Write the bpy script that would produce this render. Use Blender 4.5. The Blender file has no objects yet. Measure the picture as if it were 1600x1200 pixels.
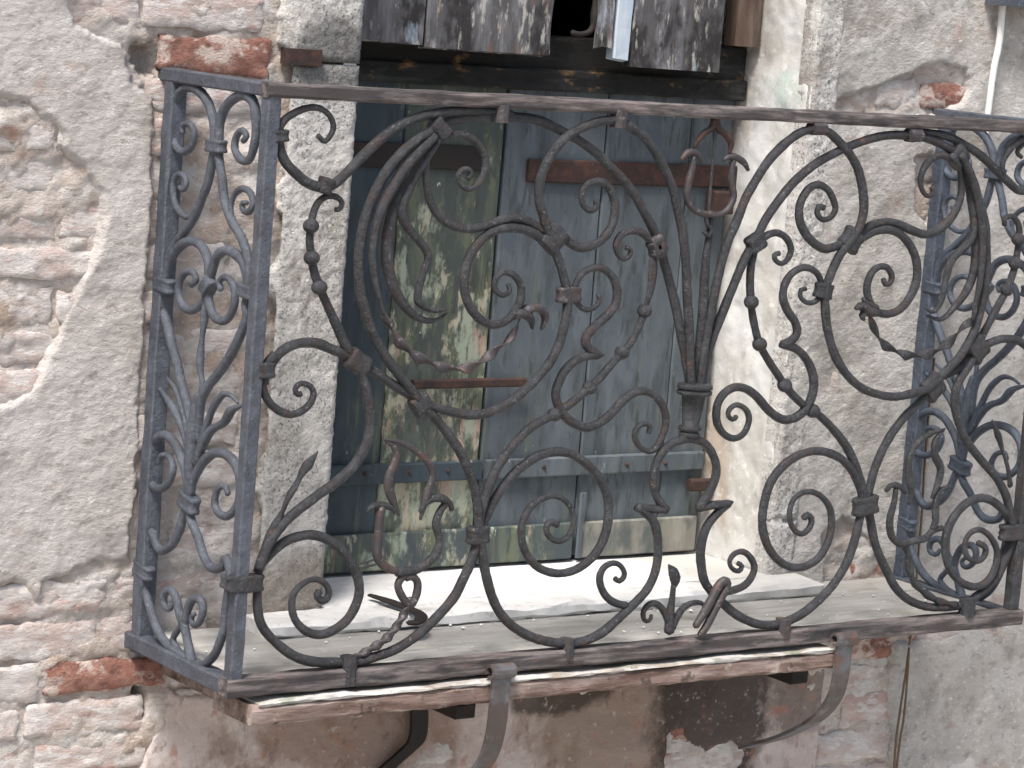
import bpy, bmesh, math, random
import numpy as np
from mathutils import Vector, Matrix
random.seed(7)
SC = bpy.context.scene
COL = SC.collection
# ------------------------------------------------------------------ camera (calibrated)
CAMP = np.array([-2.3137, -4.2678, 1.1919])
YAW, PITCH, ROLL, FPX = 0.6264, -0.1404, 0.0798, 4465.6
LEN, DEP = 1.81, 0.357          # railing length and depth; rail height = 1 m
def _axes():
    cy, sy, cp, sp = math.cos(YAW), math.sin(YAW), math.cos(PITCH), math.sin(PITCH)
    f = np.array([sy*cp, cy*cp, sp]); r = np.array([cy, -sy, 0.]); u = np.cross(r, f)
    c, s = math.cos(ROLL), math.sin(ROLL)
    return f, r*c+u*s, u*c-r*s
FW, RT, UP = _axes()
cam = bpy.data.cameras.new('camera'); camo = bpy.data.objects.new('camera', cam); COL.objects.link(camo)
M = Matrix.Identity(4)
for i in range(3):
    M[i][0], M[i][1], M[i][2], M[i][3] = RT[i], UP[i], -FW[i], CAMP[i]
camo.matrix_world = M
cam.sensor_width = 36; cam.lens = FPX/1600*36; cam.clip_end = 500; cam.clip_start = .05
SC.camera = camo
# ------------------------------------------------------------------ light
SUN_EL, SUN_AZ = math.radians(60), math.radians(-122)   # azimuth of the sun seen from the wall, from +Y clockwise
w = bpy.data.worlds.new('World'); SC.world = w; w.use_nodes = True
nt = w.node_tree; nt.nodes.clear()
sky = nt.nodes.new('ShaderNodeTexSky'); sky.sky_type = 'NISHITA'; sky.sun_disc = False
sky.sun_elevation = SUN_EL; sky.sun_rotation = SUN_AZ; sky.dust_density = 4; sky.air_density = 1.2; sky.ozone_density = 1
bg = nt.nodes.new('ShaderNodeBackground'); bg.inputs['Strength'].default_value = .085
wo = nt.nodes.new('ShaderNodeOutputWorld')
nt.links.new(sky.outputs[0], bg.inputs[0]); nt.links.new(bg.outputs[0], wo.inputs[0])
sd = bpy.data.lights.new('sun', 'SUN'); sd.energy = 2.7; sd.angle = math.radians(16); sd.color = (1, .96, .915)
so = bpy.data.objects.new('sun', sd); COL.objects.link(so)
sdir = Vector((math.sin(SUN_AZ)*math.cos(SUN_EL), math.cos(SUN_AZ)*math.cos(SUN_EL), math.sin(SUN_EL)))
so.rotation_euler = sdir.to_track_quat('Z', 'Y').to_euler(); so.location = (-3, -4, 5)
vs = SC.view_settings; vs.view_transform = 'Standard'; vs.look = 'None'; vs.gamma = 1; vs.exposure = 1.27; vs.use_curve_mapping = False
# ------------------------------------------------------------------ helpers
def at(px, py, ax, val):
    d = FW*FPX + RT*(px-800) + UP*(600-py)
    t = (val-CAMP[ax])/d[ax]
    return CAMP + t*d
def wallxz(poly, y=0.):
    return np.array([[at(a, b, 1, y)[0], at(a, b, 1, y)[2]] for a, b in poly])
def _h(i, j, k, s):
    n = (i*374761393 + j*668265263 + k*2147483647 + s*1274126177) & 0xffffffff
    n = ((n ^ (n >> 13))*1274126177) & 0xffffffff
    n = ((n ^ (n >> 15))*2246822519) & 0xffffffff
    return ((n ^ (n >> 16)) & 0xffffff)/float(0xffffff)
def vnoise(x, y, z, s=0):
    x, y, z = np.broadcast_arrays(np.asarray(x, float), np.asarray(y, float), np.asarray(z, float))
    xi, yi, zi = (np.floor(a).astype(np.int64) for a in (x, y, z))
    fx, fy, fz = x-xi, y-yi, z-zi
    fx, fy, fz = (a*a*(3-2*a) for a in (fx, fy, fz))
    r = 0
    for a in (0, 1):
        for b in (0, 1):
            for c in (0, 1):
                wgt = (fx if a else 1-fx)*(fy if b else 1-fy)*(fz if c else 1-fz)
                r = r + wgt*_h(xi+a, yi+b, zi+c, s)
    return r*2-1
def fbm(x, y, z, s=0, o=4):
    r, a = 0, .5
    for k in range(o):
        r = r + a*vnoise(np.asarray(x)*2**k, np.asarray(y)*2**k, np.asarray(z)*2**k, s+k*17); a *= .5
    return r
def sstep(a, b, x):
    t = np.clip((x-a)/(b-a), 0, 1); return t*t*(3-2*t)
def sdf(poly, X, Z):            # positive inside
    d = np.full(X.shape, 1e9); ins = np.zeros(X.shape, bool); n = len(poly)
    for i in range(n):
        ax, az = poly[i]; bx, bz = poly[(i+1) % n]
        ex, ez = bx-ax, bz-az
        t = np.clip(((X-ax)*ex+(Z-az)*ez)/(ex*ex+ez*ez+1e-12), 0, 1)
        d = np.minimum(d, (X-ax-t*ex)**2+(Z-az-t*ez)**2)
        c = ((az > Z) != (bz > Z))
        with np.errstate(divide='ignore', invalid='ignore'):
            xx = ax+(Z-az)*ex/(ez if abs(ez) > 1e-12 else 1e-12)
        ins ^= (c & (X < xx))
    return np.where(ins, 1, -1)*np.sqrt(d)
def thing(name, label, cat, loc=(0, 0, 0), group=None):
    o = bpy.data.objects.new(name, None); COL.objects.link(o); o.location = loc
    o.empty_display_size = .05
    o['label'] = label; o['category'] = cat
    if group: o['group'] = group
    return o
def worldloc(o):
    l = Vector(o.location)
    while o.parent: o = o.parent; l += Vector(o.location)
    return l
def obj(name, verts, faces, m, parent=None, smooth=True, label=None):
    me = bpy.data.meshes.new(name)
    v = np.asarray(verts, float)
    if parent is not None: v = v-np.array(worldloc(parent))
    me.from_pydata(v.tolist(), [], faces if isinstance(faces, list) else faces.tolist())
    me.materials.append(m)
    if smooth: me.polygons.foreach_set('use_smooth', [True]*len(me.polygons))
    me.update()
    o = bpy.data.objects.new(name, me); COL.objects.link(o)
    if parent is not None: o.parent = parent
    if label: o['label'] = label
    return o
def tag(o, label, cat, group=None):
    o['label'] = label; o['category'] = cat
    if group: o['group'] = group
    return o
def grid_faces(nu, nv, wrap=False):
    f = []
    for i in range(nu-1):
        for j in range(nv if wrap else nv-1):
            j2 = (j+1) % nv
            f.append((i*nv+j, i*nv+j2, (i+1)*nv+j2, (i+1)*nv+j))
    return f
# ------------------------------------------------------------------ materials
def mat(name, base, layers=(), rough=.9, bumps=(), spec=.3, metal=0., rough2=None, zg=None):
    """layers: (colour, (sx,sy,sz), lo, hi, amount, detail); bumps: (kind, scale, strength, dist)"""
    m = bpy.data.materials.new(name); m.use_nodes = True
    t = m.node_tree; N = t.nodes; L = t.links
    b = N['Principled BSDF']
    b.inputs['Roughness'].default_value = rough; b.inputs['Specular IOR Level'].default_value = spec
    b.inputs['Metallic'].default_value = metal
    tc = N.new('ShaderNodeNewGeometry'); POS = tc.outputs['Position']
    oi = N.new('ShaderNodeObjectInfo')
    rgb = N.new('ShaderNodeRGB'); rgb.outputs[0].default_value = (*base, 1); cur = rgb.outputs[0]
    def noise(sc, k, detail=6, rough_=.6, rnd=False):
        mp = N.new('ShaderNodeMapping'); mp.inputs['Scale'].default_value = sc
        mp.inputs['Location'].default_value = (k*3.17+1.3, k*5.71+2.9, k*1.93+.7)
        L.new(POS, mp.inputs[0])
        nz = N.new('ShaderNodeTexNoise'); nz.inputs['Scale'].default_value = 1; nz.inputs['Detail'].default_value = detail
        nz.inputs['Roughness'].default_value = rough_
        if rnd:
            nz.noise_dimensions = '4D'
            mu = N.new('ShaderNodeMath'); mu.operation = 'MULTIPLY'; mu.inputs[1].default_value = 37
            L.new(oi.outputs['Random'], mu.inputs[0]); L.new(mu.outputs[0], nz.inputs['W'])
        L.new(mp.outputs[0], nz.inputs['Vector'])
        return nz.outputs[0]
    facs = []
    for k, ly in enumerate(layers):
        col, sc, lo, hi, amt = ly[:5]
        if sc == 'random':
            src = oi.outputs['Random']
        elif sc[0] == 'spot':
            vm = N.new('ShaderNodeVectorMath'); vm.operation = 'SUBTRACT'; L.new(POS, vm.inputs[0]); vm.inputs[1].default_value = sc[1]
            vd = N.new('ShaderNodeVectorMath'); vd.operation = 'DIVIDE'; L.new(vm.outputs[0], vd.inputs[0]); vd.inputs[1].default_value = sc[2]
            vl = N.new('ShaderNodeVectorMath'); vl.operation = 'LENGTH'; L.new(vd.outputs[0], vl.inputs[0])
            sn = N.new('ShaderNodeMath'); sn.operation = 'MULTIPLY_ADD'; sn.inputs[1].default_value = -1.6
            L.new(noise((22, 22, 18), k+len(name), 7, .65), sn.inputs[0]); L.new(vl.outputs['Value'], sn.inputs[2])
            sb = N.new('ShaderNodeMath'); sb.operation = 'SUBTRACT'; sb.inputs[0].default_value = 1.; L.new(sn.outputs[0], sb.inputs[1]); src = sb.outputs[0]
        else:
            src = noise(sc, k+len(name), ly[5] if len(ly) > 5 else 6, .65, len(ly) > 6)
        if zg and k in zg[0]:
            sx_ = N.new('ShaderNodeSeparateXYZ'); L.new(POS, sx_.inputs[0])
            ma = N.new('ShaderNodeMath'); ma.operation = 'MULTIPLY_ADD'; ma.inputs[1].default_value = zg[1]; ma.inputs[2].default_value = -zg[1]*zg[2]
            L.new(sx_.outputs[2], ma.inputs[0])
            ad = N.new('ShaderNodeMath'); ad.operation = 'ADD'; L.new(src, ad.inputs[0]); L.new(ma.outputs[0], ad.inputs[1]); src = ad.outputs[0]
        mr = N.new('ShaderNodeMapRange'); mr.inputs[1].default_value = lo; mr.inputs[2].default_value = hi
        mr.inputs[3].default_value = 0; mr.inputs[4].default_value = amt
        L.new(src, mr.inputs[0])
        mx = N.new('ShaderNodeMix'); mx.data_type = 'RGBA'
        L.new(mr.outputs[0], mx.inputs[0]); L.new(cur, mx.inputs[6]); mx.inputs[7].default_value = (*col, 1)
        cur = mx.outputs[2]; facs.append(mr.outputs[0])
    L.new(cur, b.inputs['Base Color'])
    nrm = None
    for k, (kind, sc, st, dist) in enumerate(bumps):
        if kind == 'fac':
            src = facs[sc]
        elif kind == 'vor':
            v = N.new('ShaderNodeTexVoronoi'); v.inputs['Scale'].default_value = sc; L.new(POS, v.inputs['Vector']); src = v.outputs[0]
        else:
            src = noise(sc if isinstance(sc, tuple) else (sc, sc, sc), k+40, 8, .7)
        bp = N.new('ShaderNodeBump'); bp.inputs['Strength'].default_value = st; bp.inputs['Distance'].default_value = dist
        L.new(src, bp.inputs['Height'])
        if nrm is not None: L.new(nrm, bp.inputs['Normal'])
        nrm = bp.outputs[0]
    if nrm is not None: L.new(nrm, b.inputs['Normal'])
    if rough2:
        mr = N.new('ShaderNodeMapRange'); mr.inputs[1].default_value = .35; mr.inputs[2].default_value = .65
        mr.inputs[3].default_value = rough2[0]; mr.inputs[4].default_value = rough2[1]
        L.new(noise((60, 60, 60), 9), mr.inputs[0]); L.new(mr.outputs[0], b.inputs['Roughness'])
    return m
IRON = mat('forged_iron', (.015, .0158, .019),
           [((.046, .048, .055), (36, 36, 36), .46, .68, .8), ((.034, .02, .018), (26, 26, 26), .54, .64, .75), ((.12, .048, .026), (24, 24, 24), .655, .71, .8), ((.2, .195, .2), (170, 170, 170), .61, .7, .65)],
           rough=.4, bumps=[('n', 300, 1., .0025), ('n', 110, 1., .005)], spec=.5, rough2=(.3, .6))
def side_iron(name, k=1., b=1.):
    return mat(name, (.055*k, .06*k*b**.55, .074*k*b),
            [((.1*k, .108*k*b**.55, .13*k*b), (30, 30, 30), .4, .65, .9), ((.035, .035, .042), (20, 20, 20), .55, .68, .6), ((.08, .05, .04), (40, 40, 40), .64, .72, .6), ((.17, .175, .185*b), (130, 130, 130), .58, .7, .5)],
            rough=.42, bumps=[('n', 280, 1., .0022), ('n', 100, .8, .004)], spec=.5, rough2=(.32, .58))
IRONS = side_iron('painted_iron', .75, 1.12); IRONB = side_iron('blue_painted_iron', .55, 1.4)  # IRONS holds the sky reflection on the left panel in its bluish grey
RUST = mat('rusted_iron', (.04, .023, .02), [((.085, .038, .027), (34, 34, 34), .48, .66, .8), ((.02, .017, .018), (20, 20, 20), .5, .64, .85), ((.1, .09, .09), (90, 90, 90), .6, .7, .5)],
           rough=.85, bumps=[('n', 140, .6, .0015)], spec=.3)
RAILM = mat('weathered_rail', (.045, .038, .038),
            [((.17, .145, .14), (9, 60, 90), .44, .64, .9), ((.02, .019, .021), (14, 50, 60), .5, .66, .85), ((.12, .06, .045), (20, 30, 60), .6, .72, .7)],
            rough=.7, bumps=[('n', (12, 90, 120), .6, .002), ('n', 90, .4, .0012)], spec=.4)
lm=mat('dull_iron', (.035,.03,.032), [((.075,.042,.033),(28,28,28),.52,.66,.8),((.03,.03,.035),(30,30,30),.52,.66,.7),((.22,.2,.2),(120,120,120),.58,.68,.6)], rough=.6, bumps=[('n',120,.4,.001)], spec=.4)
DARKIRON = mat('dark_iron', (.02, .017, .016), [((.05, .03, .022), (20, 20, 20), .5, .7, .7)], rough=.8, bumps=[('n', 90, .4, .0012)], spec=.3)
STRAP = mat('strap_iron', (.085, .085, .09), [((.05, .036, .03), (9, 9, 16), .44, .58, .9), ((.15, .15, .16), (30, 30, 30), .56, .68, .6), ((.1, .048, .03), (30, 30, 20), .56, .66, .7)], rough=.45, bumps=[('n', 120, .6, .002), ('n', 40, .4, .003)], spec=.5)
PLASTER = mat('old_plaster', (.42, .39, .37),
              [((.49, .465, .45), (5, 5, 5), .42, .6, .9), ((.33, .295, .27), (6, 6, 4), .5, .64, .7), ((.34, .265, .225), (9, 9, 14), .58, .68, .6), ((.23, .2, .175), (34, 34, 70), .56, .66, .6), ((.6, .58, .56), (60, 60, 110), .57, .66, .65), ((.2, .17, .15), (3, 3, 2.2), .58, .72, .45)],
              rough=.95, bumps=[('n', (80, 80, 140), 1., .005), ('n', 320, .7, .002)])
def wp(a, b, y=0.): return tuple(float(q) for q in at(a, b, 1, y))
PINK = mat('pink_plaster', (.42, .35, .325),
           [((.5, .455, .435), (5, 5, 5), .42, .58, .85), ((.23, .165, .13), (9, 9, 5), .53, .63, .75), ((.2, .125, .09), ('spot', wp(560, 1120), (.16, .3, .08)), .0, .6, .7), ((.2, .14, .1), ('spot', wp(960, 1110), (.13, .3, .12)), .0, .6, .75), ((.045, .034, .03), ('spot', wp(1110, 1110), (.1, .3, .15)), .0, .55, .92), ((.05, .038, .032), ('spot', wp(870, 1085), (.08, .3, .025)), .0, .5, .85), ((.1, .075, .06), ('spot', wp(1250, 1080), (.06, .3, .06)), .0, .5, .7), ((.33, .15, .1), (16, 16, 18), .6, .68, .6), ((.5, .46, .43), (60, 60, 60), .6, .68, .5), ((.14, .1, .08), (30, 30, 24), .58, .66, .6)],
           rough=.95, bumps=[('n', 50, .8, .005), ('n', 260, .6, .0015)])
GREYP = mat('grey_plaster', (.38, .36, .335),
            [((.47, .455, .435), (6, 6, 8), .42, .58, .9), ((.25, .23, .205), (9, 9, 9), .52, .64, .75), ((.33, .245, .205), (7, 7, 9), .57, .67, .65), ((.19, .175, .16), (40, 40, 60), .56, .66, .6), ((.58, .57, .555), (70, 70, 90), .57, .66, .65), ((.18, .16, .14), (3.4, 3.4, 2), .57, .7, .5)],
            rough=.95, bumps=[('n', (80, 80, 120), 1., .006), ('n', 300, .7, .002)])
MORTAR = mat('lime_mortar', (.43, .38, .345),
             [((.54, .515, .495), (14, 14, 18), .45, .6, .9), ((.33, .25, .195), (10, 10, 14), .5, .64, .8), ((.22, .15, .11), (40, 40, 60), .6, .68, .6), ((.37, .21, .155), (13, 13, 18), .62, .7, .7), ((.64, .62, .59), (70, 70, 120), .6, .68, .6)],
             rough=.95, bumps=[('n', (90, 90, 150), 1., .006), ('n', 320, .6, .0015)])
BRICK = mat('eroded_brick', (.43, .355, .325),
            [((.41, .28, .24), 'random', .5, 1.0, .6), ((.5, .465, .445), (8, 8, 14), .42, .56, .9), ((.38, .225, .185), (12, 12, 24), .56, .66, .65), ((.6, .58, .565), (30, 30, 80), .52, .62, .8), ((.25, .19, .165), (50, 50, 110), .6, .69, .55)],
            rough=.95, bumps=[('n', (80, 80, 170), .9, .005), ('n', 320, .6, .002)])
REDBRICK = mat('red_brick', (.23, .11, .085), [((.33, .19, .145), (30, 30, 40), .48, .64, .8), ((.12, .06, .048), (22, 22, 30), .5, .62, .8), ((.46, .39, .35), (16, 16, 22), .5, .58, .85)],
               rough=.95, bumps=[('n', (90, 90, 130), .9, .006)])
STONE = mat('pitted_stone', (.5, .485, .46),
            [((.6, .59, .575), (7, 7, 5), .4, .6, .8), ((.3, .27, .24), (12, 12, 7), .52, .66, .7), ((.13, .12, .115), (170, 170, 170), .53, .61, .8), ((.7, .69, .68), (150, 150, 150), .57, .65, .7), ((.62, .6, .57), (13, 13, 6), .52, .6, .85), ((.2, .175, .15), (6, 6, 3), .57, .68, .7), ((.06, .06, .06), ('spot', wp(522, 92, -.02), (.05, .2, .05)), .0, .5, .7), ((.3, .25, .2), ('spot', wp(470, 930, -.02), (.1, .2, .05)), .0, .7, .6)],
            rough=.95, bumps=[('n', 220, 1.0, .006), ('n', 90, .7, .005)])
REVEAL = mat('limewashed_reveal', (.47, .455, .425),
             [((.22, .42, .33), ('spot', wp(1203, 150, .06), (.3, .07, .035)), .0, .6, .6), ((.32, .24, .17), ('spot', wp(1112, 790, .2), (.3, .05, .14)), .0, .7, .7), ((.3, .27, .24), ('spot', wp(1150, 60, .18), (.3, .06, .2)), .0, .7, .6), ((.55, .55, .54), (5, 5, 4), .43, .57, .9), ((.37, .33, .27), (7, 7, 3), .53, .66, .65), ((.34, .33, .31), (16, 16, 8), .58, .68, .7), ((.66, .66, .65), (40, 40, 40), .57, .66, .6)],
             rough=.9, bumps=[('n', 40, .5, .004), ('n', 240, .4, .0012)])
SILL = mat('white_stone', (.64, .635, .62), [((.5, .485, .46), (10, 24, 10), .52, .66, .6), ((.36, .34, .32), (60, 60, 60), .57, .67, .6), ((.3, .28, .25), (7, 12, 7), .58, .68, .55), ((.33, .32, .29), ('spot', wp(1110, 875, .16), (.14, .14, .3)), .0, .6, .7), ((.4, .39, .37), ('spot', wp(1230, 900, -.03), (.16, .1, .3)), .0, .6, .6)], rough=.8, bumps=[('n', 60, .2, .002)])
BOARD = mat('grey_board', (.29, .282, .262), [((.36, .352, .332), (4, 30, 20), .42, .62, .8), ((.2, .19, .17), (5, 50, 30), .54, .68, .6), ((.46, .455, .445), (40, 40, 40), .6, .7, .5), ((.16, .155, .115), (10, 10, 10), .56, .68, .55), ((.13, .095, .07), (9, 9, 9), .62, .7, .5)],
            rough=.9, bumps=[('n', (6, 120, 60), .5, .002), ('n', 120, .5, .002)])
EDGE = mat('worn_edge_board', (.19, .135, .115), [((.29, .24, .215), (7, 30, 50), .48, .6, .75), ((.09, .055, .042), (8, 30, 50), .48, .6, .85), ((.4, .37, .335), (26, 26, 26), .6, .68, .5), ((.04, .03, .026), (24, 24, 24), .58, .66, .8)],
           rough=.9, bumps=[('n', (14, 60, 120), .8, .004), ('n', 150, .4, .0015)])
EDGETOP = mat('pale_edge_board', (.42, .405, .385), [((.22, .18, .145), (9, 30, 30), .46, .58, .85), ((.15, .18, .12), (14, 14, 14), .56, .64, .7), ((.07, .055, .045), (22, 22, 22), .6, .68, .7)], rough=.9, bumps=[('n', 80, .5, .002)])
def shutter_mat(name, peel, base=(.03, .042, .046), zg=0.):
    return mat(name, base,
               [((base[0]*1.5, base[1]*1.5, base[2]*1.5), (14, 14, 4), .42, .65, .8), ((base[0]*.6, base[1]*.6, base[2]*.6), (24, 24, 5), .5, .64, .8),
                ((.12, .135, .08), (34, 34, 5), .66-peel, .8-peel, .7, 12), ((.29, .33, .26), (22, 22, 11), .75-peel, .82-peel, .8, 15), ((.37, .35, .26), (34, 34, 14), .78-peel, .83-peel, .75, 15), ((.36, .25, .2), (40, 40, 9), .81-peel, .86-peel, .7, 12),
                ((.03, .036, .034), (60, 60, 12), .55, .64, .75, 12), ((base[0]*.9, base[1]*.95, base[2]), (9, 9, 6), .53, .58, .85, 14), ((.55, .5, .38), (60, 60, 20), .7, .725, .8, 4)],
               rough=.7, bumps=[('fac', 3, .5, .0012), ('fac', 4, .5, .0012), ('n', (140, 140, 10), .5, .0012)], spec=.35, zg=((2, 3, 4, 5), -zg, .5) if zg else None)
SH_DARK = shutter_mat('dark_green_paint', .09, (.028, .042, .052)); SH_MID = shutter_mat('peeling_green_paint', .19, (.05, .062, .064)); SH_PEEL = shutter_mat('flaked_green_paint', .23, (.05, .06, .055), .15); SH_BLUE = shutter_mat('slate_blue_paint', .06, (.07, .084, .095), .14)
SH_WOOD = mat('silvered_wood', (.17, .16, .14), [((.26, .25, .22), (20, 20, 3), .42, .62, .8), ((.06, .075, .075), (9, 9, 5), .5, .62, .8), ((.2, .24, .15), (20, 20, 8), .6, .68, .6)], rough=.85, bumps=[('n', (150, 150, 9), .8, .002)])
UPW = mat('burnt_grey_wood', (.08, .078, .08), [((.18, .18, .195), (24, 24, 5), .46, .6, .85), ((.02, .018, .018), (12, 12, 6), .48, .58, .92), ((.42, .4, .37), (46, 46, 14), .56, .64, .8), ((.17, .085, .055), (34, 34, 12), .6, .68, .7), ((.3, .36, .42), (16, 16, 6), .62, .68, .6)], rough=.85, bumps=[('n', (140, 140, 12), .9, .003), ('n', (50, 50, 20), .6, .003)])
UPBLUE = mat('pale_blue_wood', (.36, .43, .5), [((.5, .54, .58), (20, 20, 4), .45, .65, .7), ((.2, .2, .2), (60, 60, 14), .62, .7, .6)], rough=.8, bumps=[('n', (120, 120, 12), .4, .0012)])
BEAM = mat('charred_beam', (.013, .013, .013), [((.04, .042, .04), (5, 30, 40), .5, .68, .8), ((.2, .11, .045), (12, 12, 30), .58, .66, .85), ((.006, .006, .006), (20, 20, 50), .5, .6, .8)], rough=.85, bumps=[('n', (8, 80, 80), .5, .002)])  # near-black base with grey and brown patches
BEAMP = mat('brown_frame_wood', (.09, .06, .045), [((.16, .12, .095), (30, 30, 4), .45, .62, .8), ((.03, .025, .022), (20, 20, 4), .52, .64, .8)], rough=.85, bumps=[('n', (120, 120, 10), .6, .002)])
VOID = mat('dark_interior', (.006, .006, .006), [], rough=1)
WHITEP = mat('pale_pipe', (.6, .6, .58), [((.4, .39, .37), (40, 40, 10), .5, .7, .5)], rough=.6)
WIREM = mat('brown_wire', (.13, .09, .055), [], rough=.8)
# ------------------------------------------------------------------ wall
OX0, OX1, OZ0, OZ1 = .383, 1.432, .035, 1.75      # door opening
WX0, WX1, WZ0, WZ1 = -1.0, 3.2, -1.0, 2.0
wall = thing('house_wall', 'old brick house wall with flaking beige plaster behind the iron balcony', 'wall', (.9, 0, WZ0))
def hf(name, x0, x1, z0, z1, step, fn, m, parent, back=None):
    """fn(X,Z) -> (Y, keep)"""
    nx, nz = int((x1-x0)/step)+1, int((z1-z0)/step)+1
    xs, zs = np.linspace(x0, x1, nx), np.linspace(z0, z1, nz)
    X, Z = np.meshgrid(xs, zs, indexing='ij')
    Y, K = fn(X, Z)
    idx = np.arange(nx*nz).reshape(nx, nz)
    k = K[:-1, :-1] & K[1:, :-1] & K[1:, 1:] & K[:-1, 1:]
    a, b, c, d = idx[:-1, :-1][k], idx[1:, :-1][k], idx[1:, 1:][k], idx[:-1, 1:][k]
    F = np.stack([a, b, c, d], 1)
    used = np.zeros(nx*nz, bool); used[F.ravel()] = True
    rm = np.cumsum(used)-1
    V = np.stack([X.ravel(), Y.ravel(), Z.ravel()], 1)[used]
    return obj(name, V, rm[F], m, parent)
def out_open(X, Z, pad=0.):
    return (X < OX0-pad) | (X > OX1+pad) | (Z > OZ1+pad) | (Z < OZ0-pad)
polyA = wallxz([(-900, -700), (112, -700), (116, 0), (121, 34), (150, 50), (193, 64), (203, 85), (210, 118), (232, 140), (247, 150), (243, 300), (234, 450), (227, 600), (220, 750), (206, 878), (176, 886), (150, 880), (110, 902), (72, 914), (56, 944), (40, 925), (20, 915), (0, 922), (-60, 940), (-900, 930),
                (-900, 640), (-60, 640), (0, 622), (45, 605), (66, 560), (94, 500), (114, 450), (147, 390), (157, 330), (148, 300), (125, 265), (92, 235), (85, 205), (60, 185), (30, 165), (0, 160), (-80, 180), (-900, 190)])
polyD = wallxz([(330, 1085), (262, 1075), (250, 1110), (235, 1150), (215, 1210), (200, 2000), (1420, 2000), (1385, 1210), (1380, 1120), (1384, 1000), (1300, 930), (420, 960)])
polyC = wallxz([(1298, -700), (2800, -700), (2800, 2000), (1425, 2000), (1392, 1210), (1386, 1100), (1392, 1008), (1335, 1000), (1280, 985), (1215, 900), (1235, 500)])
holeC = wallxz([(1292, 172), (1305, 158), (1330, 150), (1365, 138), (1402, 124), (1440, 106), (1470, 98), (1505, 113), (1510, 140), (1498, 160), (1450, 180), (1380, 182), (1300, 182)])
holeC2 = wallxz([(1285, 838), (1312, 812), (1330, 818), (1352, 850), (1372, 880), (1385, 930), (1290, 930)])
holeC3 = wallxz([(1428, 250), (1450, 240), (1462, 300), (1448, 350), (1430, 330)])
holeC4 = wallxz([(1330, 992), (1400, 985), (1500, 968), (1560, 960), (1560, 985), (1500, 985), (1480, 992), (1400, 1002), (1340, 1012)])
holeD = wallxz([(1040, 1150), (1065, 1140), (1080, 1165), (1100, 1180), (1140, 1160), (1165, 1165), (1150, 1200), (1120, 1230), (1040, 1230)])
def sdA(X, Z): return sdf(polyA, X, Z)+.010*fbm(X*28, 0, Z*28, 3)+.004*fbm(X*110, 0, Z*110, 5, 2)
def sdD(X, Z):
    s = np.minimum(sdf(polyD, X, Z), -sdf(holeD, X, Z))
    return s+.012*fbm(X*24, 0, Z*24, 13)+.004*fbm(X*110, 0, Z*110, 15, 2)
def sdC(X, Z):
    s = sdf(polyC, X, Z)
    for h in (holeC, holeC2, holeC3, holeC4): s = np.minimum(s, -sdf(h, X, Z))
    return s+.008*fbm(X*30, 0, Z*30, 23)+.004*fbm(X*110, 0, Z*110, 25, 2)
def plaster_fn(sd, proud, seed, rough, lip=.0, soft=.009):
    def fn(X, Z):
        s = sd(X, Z)
        e = sstep(-.006, soft, s)
        y = -proud - rough*fbm(X*7, 0, Z*7, seed, 3) - .14*rough*fbm(X*34, 0, Z*46, seed+7, 4) - .12*rough*fbm(X*110, 0, Z*170, seed+9, 3) - lip*np.exp(-(s/.02)**2)
        return .016*(1-e)+y*e, (s > -.006) & out_open(X, Z, .002)
    return fn
hf('plaster', -.62, .06, -.5, 1.45, .0038, plaster_fn(sdA, .007, 31, .012, .0, .016), PLASTER, wall, None)
hf('plaster', -.1, 1.62, -.55, .03, .0045, plaster_fn(sdD, .006, 41, .010), PINK, wall)
hf('plaster', 1.44, 2.7, -.6, 1.5, .0048, plaster_fn(sdC, .010, 51, .011), GREYP, wall)
def mortar_fn(X, Z):
    y = .006 - .012*fbm(X*14, 0, Z*20, 61, 4) - .016*np.maximum(fbm(X*5, 0, Z*7, 63, 3)-.1, 0)*2-.005*fbm(X*90, 0, Z*140, 65, 3)
    for a, b, rx, rz in ((228, 92, .026, .03), (218, 1100, .012, .03), (1475, 163, .03, .012)):
        c = at(a, b, 1, 0); d = np.sqrt(((X-c[0])/rx)**2+((Z-c[2])/rz)**2)+.5*fbm(X*60, 0, Z*60, 67, 3)
        y = y+.055*sstep(1.15, .75, d)
    return y, out_open(X, Z, .001)
hf('mortar', -.62, 2.7, -.6, 1.75, .0075, mortar_fn, MORTAR, wall)
# coarse surround so the wall carries on out of the frame
def box(x0, x1, y0, y1, z0, z1):
    v = [(x, y, z) for x in (x0, x1) for y in (y0, y1) for z in (z0, z1)]
    f = [(0, 1, 3, 2), (4, 6, 7, 5), (0, 4, 5, 1), (2, 3, 7, 6), (0, 2, 6, 4), (1, 5, 7, 3)]
    return v, f
for nm, b in (('wall_mass', (-3, -.6, .006, .4, -2, 3)), ('wall_mass', (2.68, 5, .006, .4, -2, 3)), ('wall_mass', (-.6, 2.68, .006, .4, -2, -.59)), ('wall_mass', (-.6, 2.68, .006, .4, 1.74, 3))):
    v, f = box(*b); obj(nm, v, f, PLASTER, wall, smooth=False)
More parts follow.
